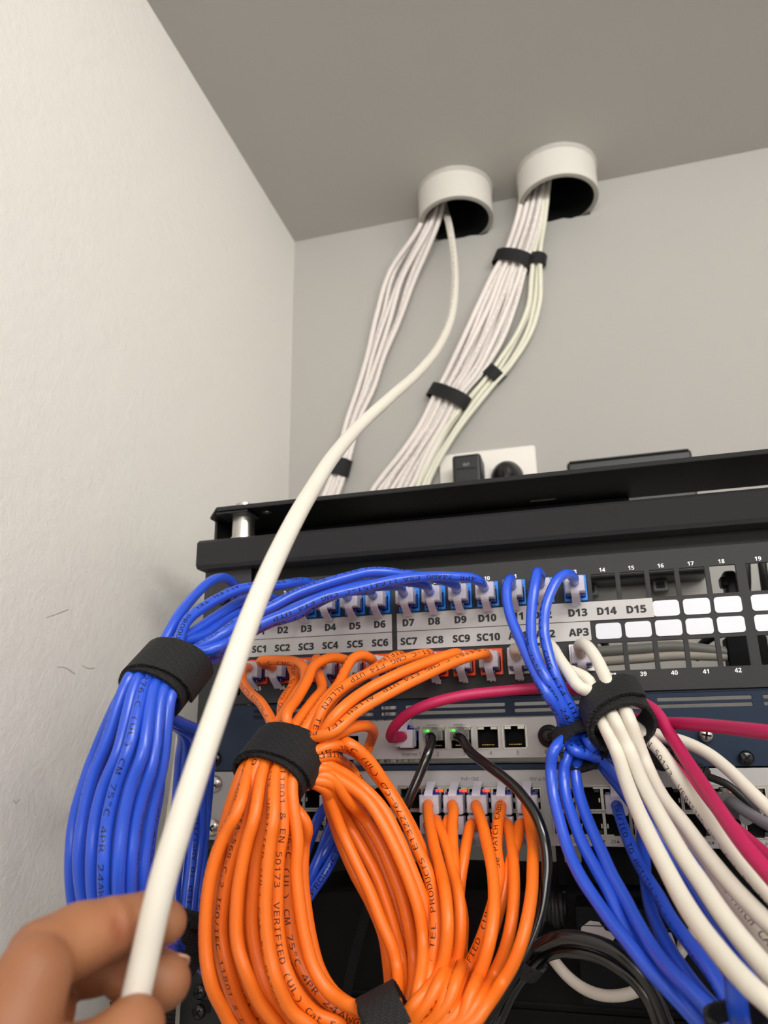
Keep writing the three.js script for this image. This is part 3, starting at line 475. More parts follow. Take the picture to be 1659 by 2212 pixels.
cable('patch_cable', 'white cable arching right over the blue-grey chassis from the large strap', 'white cables of the strapped bundle', D([[1350, 1555, 440], [1385, 1570, 440], [1420, 1587, 436], [1476, 1602, 428], [1528, 1627, 418], [1574, 1663, 406], [1616, 1704, 394], [1662, 1750, 382], [1710, 1800, 370]]), 3.5, M.white, { roll: 2.6, wob: .012, tail: HANG });
// ---- magenta cables
{
  const q = v3(-104, -69.4, -1);
  cable('network_cable', 'magenta cable from the firewall port Internet 1 to the large strap', 'magenta network cables', [{ w: [-104, -69, 8] }, { w: [-105, -68.6, 20] }, [845, 1594, 28], [851, 1572, 40], [876, 1546, 46], [921, 1523, 50], [987, 1505, 48], [1073, 1494, 42], [1164, 1487, 38], [1240, 1488, 40], [1290, 1510, 46], [1340, 1530, 52]], 3.2, M.magenta, { plugs: [[q, true]], wob: .012 });
  cable('network_cable', 'magenta cable leaving the large strap down over the white bundle', 'magenta network cables', D([[1340, 1505, 430], [1381, 1516, 425], [1417, 1538, 414], [1447, 1586, 400], [1483, 1642, 380], [1518, 1695, 358], [1558, 1756, 330], [1609, 1828, 302], [1662, 1890, 284], [1710, 1945, 272]]), 3.35, M.magenta, { wob: .012, tail: HANG });
  cable('network_cable', 'magenta cable running level across the blue-grey chassis front', 'magenta network cables', D([[1345, 1545, 436], [1390, 1556, 430], [1427, 1561, 418], [1480, 1563, 396], [1548, 1569, 370], [1610, 1576, 345], [1664, 1583, 328], [1720, 1592, 315]]), 3.35, M.magenta, { wob: .012, tail: OVER });
  cable('network_cable', 'magenta cable partly hidden between the white bundle and the switch', 'magenta network cables', D([[1400, 1590, 432], [1452, 1652, 420], [1493, 1699, 408], [1538, 1746, 390], [1599, 1800, 365], [1660, 1852, 345], [1710, 1895, 330]]), 3.3, M.magenta, { wob: .012, tail: HANG });
}
// ---- black and grey cables
{
  const q = v3(-86.6, -69.4, -1), q3 = v3(-69.4, -69.4, -1);
  cable('network_cable', 'black cable from firewall port 2 dropping behind the orange coil', 'black network cables', [{ w: [-86.6, -69, 6] }, { w: [-87, -69, 16] }, [934, 1594, 22], [923, 1630, 30], [907, 1672, 32], [887, 1718, 34], [872, 1756, 34], [856, 1800, 30], [846, 1850, 24], [842, 1900, 16]], 2.9, M.black, { plugs: [[q, true, 'clear']], wob: .006 });
  cable('network_cable', 'long black cable from firewall port 3 sweeping down past the orange plugs', 'black network cables', [{ w: [-69.4, -69, 6] }, { w: [-69, -69, 16] }, [998, 1596, 24], [1016, 1624, 32], [1053, 1653, 40], [1094, 1684, 48], [1130, 1720, 56], [1159, 1764, 62], [1176, 1814, 66], [1182, 1866, 68], [1179, 1910, 70], [1172, 1962, 72], [1157, 2012, 74], [1136, 2058, 76], [1109, 2107, 78], [1080, 2157, 80], [1046, 2210, 80], [1010, 2260, 78]], 2.9, M.black, { plugs: [[q3, true, 'clear']], wob: .006 });
  cable('power_lead', 'upper glossy black cable arching over the white-logo box', 'black cable pair at the bottom', [[1060, 2200, 60], [1090, 2130, 64], [1127, 2074, 70], [1167, 2041, 76], [1218, 2024, 82], [1268, 2030, 88], [1318, 2047, 94], [1357, 2073, 98], [1388, 2107, 100], [1415, 2150, 100], [1436, 2200, 98], [1450, 2250, 95]], 3.3, M.black, { wob: .006, tail: [[4, -60, -6], [2, -200, -30]] });
  cable('power_lead', 'lower glossy black cable arching over the white-logo box', 'black cable pair at the bottom', [[1075, 2210, 52], [1108, 2140, 56], [1150, 2086, 62], [1186, 2060, 68], [1236, 2053, 74], [1290, 2064, 80], [1338, 2091, 86], [1377, 2124, 90], [1404, 2164, 92], [1422, 2210, 92], [1430, 2250, 90]], 3.3, M.black, { wob: .006, tail: [[2, -60, -6], [0, -200, -30]] });
  const g = portOf(84.4, false);
  const t = cable('network_cable', 'grey network cable with ribbed boot in the right end of the switch', 'grey cables', [{ w: [84.4, -109, 8] }, { w: [84.5, -109, 18] }, [1582, 1732, 30], [1610, 1752, 42], [1660, 1782, 58], [1720, 1816, 74]], 3.1, M.grey, { wob: .006, plugs: [[g, true, 'clear']], tail: OVER });
  const rib = []; for (let k = 0; k < 6; k++) rib.push(cyl(5.4 - k * .35, 5.2 - k * .35, 1.7, 18).translate(0, k * 2.6, 0)); rib.push(cyl(4.6, 3.2, 16, 18).translate(0, 7, 0));
  part('ribbed_boot', join(rib.map((x) => x.rotateX(PI / 2))).rotateZ(0).rotateY(.35).rotateX(.3), M.grey, t, 'ribbed grey strain boot', [0.2, -.4, 7]);
  cable('flat_cable', 'off-white cable looping under the black pair and up across the box logo', 'off-white cables', [[1180, 2050, 30], [1200, 2079, 30], [1228, 2111, 30], [1262, 2136, 32], [1302, 2150, 36], [1343, 2150, 38], [1384, 2137, 36], [1420, 2112, 32], [1450, 2084, 28], [1476, 2050, 24], [1500, 2010, 18], [1516, 1980, 10]], 3, M.beige, { wob: .004 });
  cable('flat_cable', 'thin off-white cable standing behind the blue coil by the wall', 'off-white cables', [[392, 1560, -20], [384, 1640, -20], [374, 1720, -20], [362, 1800, -20], [350, 1880, -20], [338, 1970, -22]], 3.2, M.beige, { wob: .004 });
  for (const [k, y] of [[0, 0], [1, 22]]) cable('data_cable', k ? 'lower grey cable running behind the empty lower patch panel openings' : 'upper grey cable running behind the empty lower patch panel openings', 'grey cables behind the patch panel', [[1230, 1412 + y, -60], [1300, 1407 + y, -60], [1380, 1402 + y * .95, -60], [1460, 1397 + y * .9, -60], [1540, 1405 + y * .55, -60], [1600, 1412 + y * .3, -62], [1680, 1420, -70]], k ? 3.3 : 3.8, k ? M.beige : M.greyBulk, { wob: .004 });
  cable('data_cable', 'black cable curving behind the empty opening above number 41', 'black cables behind the patch panel', [[1500, 1425, -90], [1512, 1398, -90], [1535, 1378, -90], [1570, 1366, -90], [1620, 1362, -92]], 3, M.rubber, {});
  cable('data_cable', 'left black cable seen through the opening numbered 19', 'black cables behind the patch panel', [[1608, 1170, -150], [1612, 1230, -150], [1612, 1280, -150], [1600, 1330, -150], [1590, 1400, -150]], 3.4, M.rubber, {});
  cable('data_cable', 'right black cable seen through the opening numbered 19', 'black cables behind the patch panel', [[1640, 1170, -150], [1648, 1230, -150], [1656, 1290, -150], [1660, 1360, -150]], 3.4, M.rubber, {});
  part('cord', tube([[1290, 1376, -100], [1306, 1390, -100], [1309, 1420, -100]].map(P), 3, { base: P([1290, 1376, -100]) }), M.rubber, thing('data_cable', 'short black cable seen behind the empty opening above number 38', 'cable', P([1290, 1376, -100]).toArray(), 'black cables behind the patch panel'));
  const cp = []; for (let k = 0; k <= 60; k++) { const a = k * .62; cp.push(P([1168 + k * .85, 1960 - 8 * Math.sin(k / 9), 4]).add(v3(0, 8 * Math.cos(a), 8 * Math.sin(a)))); }
  cable('coiled_cord', 'small tangle of curly black cord beside the white-logo box', undefined, cp, 1.7, M.rubber, { step: 2.5, rad: 8 });
}
// ---- white cables from the ceiling pipes down the wall
function bundle(n, left, right, z, r, mat, label, group, jz) {
  for (let k = 0; k < n; k++) {
    const f = n > 1 ? k / (n - 1) : 0, path = left.map(([x, y], i) => { const [x2, y2] = right[i]; const ff = Math.min(1, Math.max(0, f + (.42 / n) * Math.sin(i * 1.7 + k * 2.4))); return [x + (x2 - x) * ff, y + (y2 - y) * ff, z[i] + jz * ((k * 5) % 3)]; });
    cable('data_cable', label.replace('*', k === 0 ? 'leftmost' : k === n - 1 ? 'rightmost' : ['', 'second', 'third', 'fourth', 'fifth', 'sixth', 'seventh', 'eighth', 'ninth', 'tenth', 'eleventh'][k] + ' from the left'), group, path, r, mat, { wob: .004, rad: 10, step: 6, roll: (k * 1.3) % 3 - 1.5, twist: .25, tail: [[-14, -70, -2], [-20, -220, 0], [-18, -480, 0]] });
  }
}
bundle(6, [[925, 395], [908, 480], [842, 588], [814, 679], [792, 769], [770, 842], [748, 914], [730, 990], [709, 1044], [692, 1090]], [[962, 398], [950, 470], [893, 610], [862, 704], [830, 769], [806, 842], [779, 900], [756, 990], [738, 1044], [722, 1090]], [-285, -290, -312, -316, -318, -318, -318, -316, -314, -312], 3.2, M.bulk, 'white cable in the thin bundle from the pipe nearer the corner, *', 'cables from the pipe nearer the corner', -3);
bundle(12, [[1140, 360], [1116, 470], [1092, 545], [1066, 590], [1031, 661], [994, 740], [962, 812], [936, 862], [905, 920], [865, 980], [826, 1030], [800, 1070]], [[1186, 370], [1166, 480], [1142, 556], [1130, 596], [1112, 661], [1084, 736], [1042, 806], [1002, 850], [970, 915], [938, 976], [910, 1036], [890, 1080]], [-284, -296, -312, -314, -310, -308, -312, -314, -314, -312, -312, -312], 3.3, M.bulk, 'white cable in the thick strapped bundle on the wall, *', 'cables of the thick bundle', -4);
bundle(4, [[1176, 370], [1168, 480], [1154, 545], [1148, 600], [1140, 660], [1114, 720], [1076, 782], [1052, 815], [1010, 862], [965, 920], [928, 985], [900, 1060]], [[1188, 372], [1176, 480], [1168, 545], [1168, 600], [1166, 650], [1146, 720], [1102, 795], [1074, 822], [1036, 868], [990, 930], [948, 1000], [920, 1060]], [-286, -300, -316, -318, -318, -318, -318, -318, -318, -316, -315, -314], 2.9, M.bulkGreen, 'cream cable in the slim bundle beside the thick one, *', 'cables of the slim bundle', -3);
cable('data_cable', 'thick loose white cable pulled down from the ceiling pipe and held in the hand', undefined, [[948, 340, -290], [952, 400, -288], ...D([[960, 446, 980], [971, 490, 930], [980, 550, 890], [983, 610, 840], [976, 680, 780], [950, 745, 710], [906, 802, 635], [842, 860, 555], [772, 925, 490], [717, 990, 430], [676, 1055, 382], [641, 1115, 346], [603, 1190, 320], [567, 1270, 300], [537, 1345, 285], [505, 1435, 270], [470, 1535, 258], [439, 1625, 248], [411, 1710, 240], [384, 1795, 234], [358, 1880, 229], [336, 1965, 225], [317, 2050, 222], [299, 2130, 219], [284, 2200, 217], [270, 2270, 216], [262, 2360, 216]])], 4.25, M.loose, { wob: .006, rad: 20, roll: 1.25, ref: .62, twist: .22 });
for (let k = 0; k < 3; k++) cable('data_cable', ['left', 'middle', 'right'][k] + ' one of the white cable ends in the dark strap below the hand', 'cable ends low on the left wall', [[252 + k * 15, 2108, -10], [258 + k * 13, 2150, -10], [264 + k * 12, 2200, -10], [268 + k * 12, 2260, -10]], 2.6, M.bulk, { rad: 10 });

// ------------------------------------------------------------------ hook-and-loop straps
function strap(label, centre, axisTo, hint, a, b, width, o = {}) {
  const c = P(centre), ax = P(axisTo).sub(c).normalize(), e1 = v3(...hint).projectOnPlane(ax).normalize(), e2 = ax.clone().cross(e1);
  const t = thing('cable_strap', label, 'strap', c.toArray(), o.group ?? 'black hook-and-loop straps'), th = o.th ?? 1.5;
  const band = (a0, a1, grow, shift, skew, w, name, mat) => {
    const n = Math.ceil(Math.abs(a1 - a0) * 26), pos = [], uv = [], idx = [];
    let s = 0, prev = null;
    for (let i = 0; i <= n; i++) {
      const f = i / n, an = a0 + (a1 - a0) * f, q = 2.2, ca = Math.cos(an), sa = Math.sin(an), k = Math.pow(Math.pow(Math.abs(ca), q) + Math.pow(Math.abs(sa), q), -1 / q);
      const lift = grow[0] + (grow[1] - grow[0]) * f, m = e1.clone().multiplyScalar((a + lift) * k * ca).addScaledVector(e2, (b + lift) * k * sa), nrm = m.clone().normalize();
      if (prev) s += m.distanceTo(prev); prev = m;
      const j = () => (rnd() - .5) * .5, off = shift[0] + (shift[1] - shift[0]) * f, wave = skew * Math.sin(an);
      for (const [r, x] of [[th, -w / 2], [th, 0], [th, w / 2], [0, w / 2], [0, 0], [0, -w / 2]]) {
        const p = m.clone().addScaledVector(nrm, r).addScaledVector(ax, x + off + wave + (x ? j() : 0)); pos.push(p.x * S, p.y * S, p.z * S); uv.push((x + w / 2) / 12, s / 18);
      }
    }
    for (let i = 0; i < n; i++) for (let k = 0; k < 6; k++) { const A = i * 6 + k, B = i * 6 + (k + 1) % 6; idx.push(A, A + 6, B, B, A + 6, B + 6); }
    for (const [q, f] of [[0, 0], [n * 6, 1]]) for (const [x, y, z] of [[0, 1, 4], [0, 4, 5], [1, 2, 3], [1, 3, 4]]) f ? idx.push(q + x, q + z, q + y) : idx.push(q + x, q + y, q + z);
    const g = new THREE.BufferGeometry(); g.setAttribute('position', new THREE.Float32BufferAttribute(pos, 3)); g.setAttribute('uv', new THREE.Float32BufferAttribute(uv, 2)); g.setIndex(idx);
    const f = g.toNonIndexed(); f.computeVertexNormals(); return part(name, f, mat, t);
  };
  const s0 = o.start ?? 0;
  band(s0, s0 + 2 * PI, [0, o.over ?? 1.4], [0, 0], o.skew ?? 0, width, 'band', M.velcro);
  if (o.tail !== 0) band(s0 + 2 * PI - .02, s0 + 2 * PI + (o.tail ?? 2.6), [o.over ?? 1.4, (o.over ?? 1.4) + 1.8], [0, o.shift ?? 3], o.skew ?? 0, width * .98, 'overlapping_tail', M.velcro);
  return t;
}
strap('wide black strap round the blue coil near the left wall', [352, 1466, 146], [400, 1409, 129], [1, -.5, -.2], 15.4, 12.2, 24, { start: 3.2, tail: 3.2, shift: 6, th: 1.6 });
strap('wide black strap round the top of the big orange coil', [602, 1652, 106], [642, 1596, 88], [1, -.3, -.1], 18, 13, 25, { start: 3.4, tail: 3.0, shift: 5, th: 1.6 });
strap('black strap at the bottom of the orange coil', [862, 2262, 110], [902, 2240, 108], [0.2, 1, .15], 24, 14, 19, { tail: 1 });
strap('large black strap round the white and magenta cables', { d: [1336, 1550, 405] }, { d: [1318, 1512, 421] }, [1, .2, .2], 15.2, 12.2, 19, { start: 2.4, tail: 3.4, shift: 7, th: 1.7 });
strap('small black strap round the blue cables beside the power plug', [1252, 1606, 52], [1234, 1578, 38], [1, .1, .4], 11, 9.5, 17, { tail: 2 });
strap('upper black strap on the thick white wall bundle', [1106, 562, -318], [1120, 528, -318], [1, -.1, .1], 22, 11, 17, { tail: 1, group: 'black straps on the wall cables' });
strap('lower black strap on the thick white wall bundle', [968, 857, -318], [986, 826, -318], [1, -.25, .1], 25, 11, 17, { tail: 1, group: 'black straps on the wall cables' });
strap('upper black strap on the slim cream wall bundle', [1160, 563, -320], [1163, 540, -320], [1, 0, 0], 8, 6.5, 15, { tail: .6, group: 'black straps on the wall cables' });
strap('lower black strap on the slim cream wall bundle', [1064, 808, -320], [1084, 788, -320], [1, -.6, 0], 10, 6.5, 15, { tail: .6, group: 'black straps on the wall cables' });
strap('black strap on the thin wall bundle just above the shelf plate', [728, 1010, -318], [736, 980, -318], [1, 0, 0], 13, 8, 22, { tail: .6, group: 'black straps on the wall cables' });
strap('black strap on the underside of the blue coil behind the fingers', [372, 2040, 92], [398, 2046, 84], [0, 1, .3], 15, 15, 18, { tail: 1 });
strap('black tie round the black cable pair at the orange coil', [1134, 2068, 70], [1160, 2036, 74], [1, .5, 0], 7.5, 8, 8, { tail: .5 });
strap('black strap under the short blue cable end', { w: at(1598, 2212, 184).toArray() }, { w: at(1594, 2190, 185).toArray() }, [1, 0, 0], 9, 6, 7, { tail: .5 });
strap('dark strap round the white cable ends low on the left wall', [283, 2185, -10], [281, 2160, -10], [1, 0, 0], 12, 6, 16, { tail: .5 });
{
  const t = thing('hanging_strap', 'long thin black strap hanging in the dark behind the orange coil', 'strap', P([770, 2040, 10]).toArray());
  const pth = [[812, 1900, 4], [796, 1955, 6], [778, 2020, 8], [762, 2080, 12], [750, 2140, 16], [744, 2185, 20]].map(P), c = new THREE.CatmullRomCurve3(pth), g = [];
  for (let k = 0; k < 40; k++) { const p = c.getPoint((k + .5) / 40), d = c.getTangent((k + .5) / 40); g.push(box(5.6, c.getLength() / 40 * 1.06, 1.1, 0, 0, 0, 0).rotateZ(Math.atan2(-d.x, d.y)).translate(p.x - pth[0].x, p.y - pth[0].y, p.z - pth[0].z)); }
  part('band', join(g), M.loopSide, t, null, pth[0].clone().sub(P([770, 2040, 10])).toArray());
}
{ const t = thing('hanging_strap', 'ribbed black strap end standing against the rack post below the fingers', 'strap', P([362, 2185, 8]).toArray()); part('band', join([box(11, 40, 1.6, 0, -4, 0, .4), ...Array.from({ length: 8 }, (_, k) => box(.7, 40, .6, -4.4 + k * 1.25, -4, 1, 0))]), M.velcro, t); }

// ------------------------------------------------------------------ blue-grey rack tray and the small firewall in it
{
  const t = thing('rack_tray', 'blue-grey rack tray with slotted front holding the small silver firewall', 'rack tray', [0, -88.9, 0]), yc = 88.9;
  const s = rrect(-EAR, 0.4, EAR, 43.8, 1.2);
  for (const [a, b] of [[-216, -200], [-195, -128.5], [-123, -112], [-106, -40], [-34, -6], [0, 48], [53, 106.5], [112.5, 168], [174, 220]]) for (const y of [-49.6, -53.6]) s.holes.push(rrect(a, yc + y - 1.1, b, yc + y + 1.1, 0.8, THREE.Path));
  s.holes.push(rrect(-151, 1.6, 36, yc - 57.2, 1, THREE.Path));
  part('front', one(plate(s, 2.2, -2.2, 0.3)), M.chassis, t);
  part('top_fold', join([box(2 * 224, 1.4, 12, 0, 43.2, -6, 0.5)]), M.chassis, t);
  part('tray_floor', join([box(2 * 224, 1.6, 150, 0, 1, -77, 0.4), box(187, 3, 2.4, -57, 1.2, 0.6, .5)]), M.chassis, t);
  part('side_wall', join([box(1.6, 42, 150, -223, 22, -77, 0.4)]), M.chassis, t); part('side_wall', join([box(1.6, 42, 150, 223, 22, -77, 0.4)]), M.chassis, t);
  for (const k of [-1, 1]) for (const y of [8, 37]) screw(k * 244, y, 0.4, t, M.blackScrew);
  for (const [x, y] of [[78, 18], [98, 5]]) { const m = screw(x, y, 0.2, t, x > 90 ? M.blackScrew : M.zinc, 3.6); }
  const w = thing('firewall', 'small silver five-port firewall box set into the blue-grey tray', 'firewall', [-57, -82.5, -1]), X = 57, Y = 82.5;
  const f = rrect(-93, 0, 91, 24.6, 1), ports = [-104, -86.6, -69.4, -52.2, -35];
  for (const x of ports) f.holes.push(rrect(x + X - 6.4, Y - 76.2, x + X + 6.4, Y - 63.2, 0.2, THREE.Path));
  f.holes.push(rrect(-93 + 2, Y - 71.8, -82, Y - 67.4, 0.3, THREE.Path));
  part('face', one(plate(f, 1.6, -0.6, 0.2)), M.silver, w);
  part('case', join([box(184, 1.4, 100, -1, 24, -51, 0.5), box(184, 1.4, 100, -1, 0.6, -51, 0.5), box(1.4, 24, 100, -92.4, 12.3, -51, .5), box(1.4, 24, 100, 90.4, 12.3, -51, .5), box(184, 24, 1.4, -1, 12.3, -100, .5)]), M.blackPlastic, w);
  ports.forEach((x, k) => {
    const cx = x + X, cy = Y - 69.7, p = part('port', join([box(.6, 13, 14, cx - 6.6, cy, -7, 0), box(.6, 13, 14, cx + 6.6, cy, -7, 0), box(13.6, .6, 14, cx, cy - 6.6, -7, 0), box(13.6, .6, 14, cx, cy + 6.6, -7, 0), box(13, 13, .6, cx, cy, -14, 0)]), M.hole, w);
    part('shield', join([box(15.4, .7, .9, cx, cy + 6.9, 1, 0), box(15.4, .7, .9, cx, cy - 6.9, 1, 0), box(.7, 14.4, .9, cx - 7.4, cy, 1, 0), box(.7, 14.4, .9, cx + 7.4, cy, 1, 0), box(4, 1.6, 2, cx - 4.2, cy + 5.6, 0, 0), box(4, 1.6, 2, cx + 4.2, cy + 5.6, 0, 0)]), M.portMetal, p);
    const pins = []; for (let i = 0; i < 8; i++) pins.push(box(.5, .6, 7, cx - 3.6 + i * 1.02, cy - 4.6, -3.5, 0));
    part('contact_pins', join(pins), M.gold, p);
    if (k === 1 || k === 2) part('indicator_light', join([box(2.2, 1.7, 1.2, cx - 4.6, cy + 4.6, 1.6, .3)]), M.ledGreen, p, 'lit green port light');
    part('printed_number', one(letters(k ? String(k + 1) : 'Internet 1', cx + (k ? 1.4 : 1), Y - 79.4, 1.02, k ? 2.3 : 2.1, fontR)), M.inkGrey, w);
  });
  const ring = (x) => new THREE.TorusGeometry(1.2, .16, 4, 20).translate(x + X, Y - 79, 1.02);
  part('printed_polarity', join([ring(-15.6), ring(-10.2), ring(-4.8), box(2.8, .25, .1, -12.9 + X, Y - 79, 1.02, 0), box(2.8, .25, .1, -7.5 + X, Y - 79, 1.02, 0), box(1.2, .25, .1, -15.6 + X, Y - 79, 1.02, 0), box(1.2, .25, .1, -4.8 + X, Y - 79, 1.02, 0), box(.25, 1.2, .1, -4.8 + X, Y - 79, 1.02, 0)]), M.inkGrey, w);
  // barrel plug of its power supply
  const c = P([1187, 1590, 1]), dp = thing('power_plug', 'black round barrel power plug in the firewall under the small strap', 'power plug', c.toArray());
  part('collar', one(new THREE.LatheGeometry([[0.01, 0], [6.6, 0], [7, 2], [6.6, 6], [5.2, 7.4], [3.8, 7.8], [3.8, 9], [4.6, 9.4], [4.6, 10.4], [3.6, 10.8], [3.6, 12], [3.2, 14], [0.01, 14]].map(([x, y]) => new THREE.Vector2(x, y)), 28).rotateX(PI / 2)), M.rubber, dp);
  part('cord', tube([v3(0, 0, 12), v3(3, 0.5, 16), v3(9, 1, 19), v3(18, 1, 20), v3(32, -2, 18), v3(44, -6, 12)], 1.7, { wob: 0, rad: 10 }), M.rubber, dp);
  // the dark adapter lying in front of the tray at the right
  const ad = P([1440, 1640, 14]), bk = thing('cable_adapter', 'dark ribbed cable adapter tucked behind the white and magenta cables', 'adapter', ad.toArray());
  const dir = P([1540, 1682, 20]).sub(ad).normalize(), q = new THREE.Quaternion().setFromUnitVectors(v3(1, 0, 0), dir);
  const ribs = [box(20, 15, 12, -8, 0, 0, 3)]; for (let k = 0; k < 6; k++) ribs.push(box(2.2, 13.4 - k * .7, 10.6 - k * .5, 4.4 + k * 3.4, 0, 0, 1)); ribs.push(box(24, 8, 7, 12, 0, 0, 2));
  part('body', join(ribs.map((x) => x.applyQuaternion(q))), M.rubber, bk);
  part('cord', tube([v3(22, 0, 0), v3(34, 0, 1), v3(44, -4, 0), v3(52, -9, -4)].map((p) => p.applyQuaternion(q)), 2.2, { wob: 0, rad: 10 }), M.rubber, bk);
}
// ------------------------------------------------------------------ the switch
{
  const t = thing('network_switch', 'silver rack switch with two rows of ports under the firewall', 'network switch', [0, -133.35, 0]), Y = 133.35;
  const f = rrect(-EAR, .3, EAR, 43.9, 1), cols = [];
  for (let k = 0; k < 6; k++) cols.push(-199.6 + 15.1 * k); for (let k = 0; k < 6; k++) cols.push([-103.5, -88.4, -73.3, -58.8, -43.8, -28.5][k]); for (let k = 0; k < 12; k++) cols.push(-7.7 + 15.1 * k + (k > 5 ? .6 : 0));
  for (const x of cols) for (const y of [-112.6, -127]) f.holes.push(rrect(x - 6.7, Y + y, x + 6.7, Y + y + 12.6, .2, THREE.Path));
  part('face', one(plate(f, 1.8, -1.8, .2)), M.silver, t);
  part('case', join([box(440, 1.4, 200, 0, 43, -101, .4), box(440, 1.4, 200, 0, 1.2, -101, .4), box(1.4, 42, 200, -220, 22, -101, .4), box(1.4, 42, 200, 220, 22, -101, .4), box(440, 42, 1.4, 0, 22, -60, .4)]), M.portMetal, t);
  cols.forEach((x, k) => {
    for (const low of [0, 1]) {
      const cy = Y + (low ? -120.7 : -106.3), sg = low ? -1 : 1, p = part('port', join([box(13.6, 12.8, .6, x, cy, -13, 0), box(.5, 12.6, 12, x - 6.6, cy, -7, 0), box(.5, 12.6, 12, x + 6.6, cy, -7, 0), box(13.2, .5, 12, x, cy - 6.4, -7, 0), box(13.2, .5, 12, x, cy + 6.4, -7, 0)]), M.hole, t);
      part('shield', join([box(.8, 13.2, 1.2, x - 7.1, cy, .3, 0), box(.8, 13.2, 1.2, x + 7.1, cy, .3, 0), box(4.2, .9, 1.4, x - 4.8, cy + sg * 6, .3, 0), box(4.2, .9, 1.4, x + 4.8, cy + sg * 6, .3, 0), box(13, .7, 1, x, cy - sg * 6.4, .2, 0), box(.9, 2.4, 1.2, x - 5.8, cy - 1, -.4, 0), box(.9, 2.4, 1.2, x + 5.8, cy - 1, -.4, 0)]), M.portMetal, p);
      const on = (!low && [7, 8, 9, 18].includes(k)) || (low && [3, 9].includes(k));
      part('indicator_light', join([box(2.9, 2.1, 1, x + 4.6, cy + sg * 4.4, -.3, .3)]), on ? M.ledOrange : M.blackPlastic, p, on ? 'lit orange port light' : 'unlit port light');
      if (k < 12 || k > 11) part('printed_number', one(letters(String(2 * k + 1 + low), x - 3.6 + low * 7.4, Y - 130.2, .01, 1.9, fontR)), M.inkGrey, t);
      const a = new THREE.Shape(); a.moveTo(-.9, -.7 * sg); a.lineTo(.9, -.7 * sg); a.lineTo(0, .9 * sg); a.closePath();
      part('printed_arrow', one(new THREE.ExtrudeGeometry(a, { depth: .06, bevelEnabled: false }).translate(x - .9 + low * 7, Y - 130.2, .01)), M.inkGrey, t);
    }
  });
  for (const [x0, x1] of [[-208, -115.8], [-112, -20], [-16.4, 76.4], [77.4, 168]]) part('port_outline', join([box(x1 - x0, .5, .5, (x0 + x1) / 2, Y - 98.9, .1, 0), box(.5, 28.6, .5, x0, Y - 113.2, .1, 0), box(.5, 28.6, .5, x1, Y - 113.2, .1, 0), box(x1 - x0, .5, .5, (x0 + x1) / 2, Y - 127.5, .1, 0)]), M.portMetal, t);
  part('printed_text', one(letters('PoE+ GbE', -64.9, Y - 94.8, .01, 1.9, fontR)), M.inkGrey, t); part('printed_text', one(letters('50V at 0.6A / 30W', -17, Y - 95, .01, 1.9, fontR)), M.inkGrey, t);
  for (const y of [8, 36]) { screw(-243.4, y, .4, t, M.zinc, 5.6); screw(243.4, y, .4, t, M.zinc, 5.6); }
}
// empty white boot seen left of the orange plugs is the first blue cable's; the lower rack gear
{
  const u = thing('battery_unit', 'black slope-topped battery unit in the dark under the switch', 'battery unit', [-135, -262, -60]);
  const s = new THREE.Shape(); [[-92, 0], [224, 0], [224, 102], [40, 102], [-30, 98], [-92, 86]].forEach(([x, y], i) => i ? s.lineTo(x, y) : s.moveTo(x, y));
  part('case', one(plate(s, 120, -80, 2)), M.ups, u);
  part('front_seam', join([box(300, 1.4, 1.2, 62, 40, 40.2, 0)]), M.hole, u); part('front_panel', join([box(290, 34, 2, 62, 20, 41, 1)]), M.ups, u);
  const k = thing('equipment_box', 'black box with a white angular logo behind the blue cables', 'box', [66, -211, -14]);
  part('case', join([box(144, 49, 60, 0, 24, 0, 1.2)]), M.cardBlack, k);
  part('rear_case', join([box(140, 74, 30, 2, 38, -46, 1.2)]), M.cardBlack, k);
  part('top_seam', join([box(140, .5, .8, 0, 39, 30, 0)]), M.satin, k);
  const bl = new THREE.Shape(); [[-10, 0], [-13, 5], [-12, 10], [-7, 13.5], [-2, 13], [1, 9], [7, 7], [2, 1], [-2, -4]].forEach(([x, y], i) => i ? bl.lineTo(x, y) : bl.moveTo(x, y));
  part('logo_blob', one(new THREE.ExtrudeGeometry(bl, { depth: .3, bevelEnabled: false }).translate(-57, 28, 30)), M.logo, k);
  part('logo_lettering', one(letters('AWY', -23, 33, 30, 8.5, font, .3, 1.3)), M.logo, k); part('logo_lettering', one(letters('N', -5, 33, 30, 8.5, font, .3, 1.3)), M.logo, k);
  part('front_slot', join([box(26, 3.4, .6, 16, -2 + 6, 30.2, 0), box(22, .8, .8, 16, 2, 30.4, 0)]), M.hole, k); part('slot_light', join([box(2, 1.4, .8, 14, 3.4, 30.6, .2)]), M.gold, k);
  const sh = thing('rack_shelf', 'black rack shelf carrying the boxes at the bottom of the rack', 'shelf', [0, -266, 0]);
  part('deck', join([box(450, 3, 260, 0, -1.5, -130, .6)]), M.powder, sh); part('front_edge', join([box(502, 40, 2.4, 0, -18, 0, .6)]), M.powder, sh);
  for (const y of [-223.6, -234.6]) { const m = screw(-247, y + Y0, -1.6, rack, M.blackScrew, 4.2); }
  const b = thing('cable_post', 'thin black upright bar in the gap left of the white-logo box', 'bar', [-15, -240, -40]); part('bar', join([box(5, 104, 5, 0, 52, 0, .6)]), M.darkPlastic, b);
}
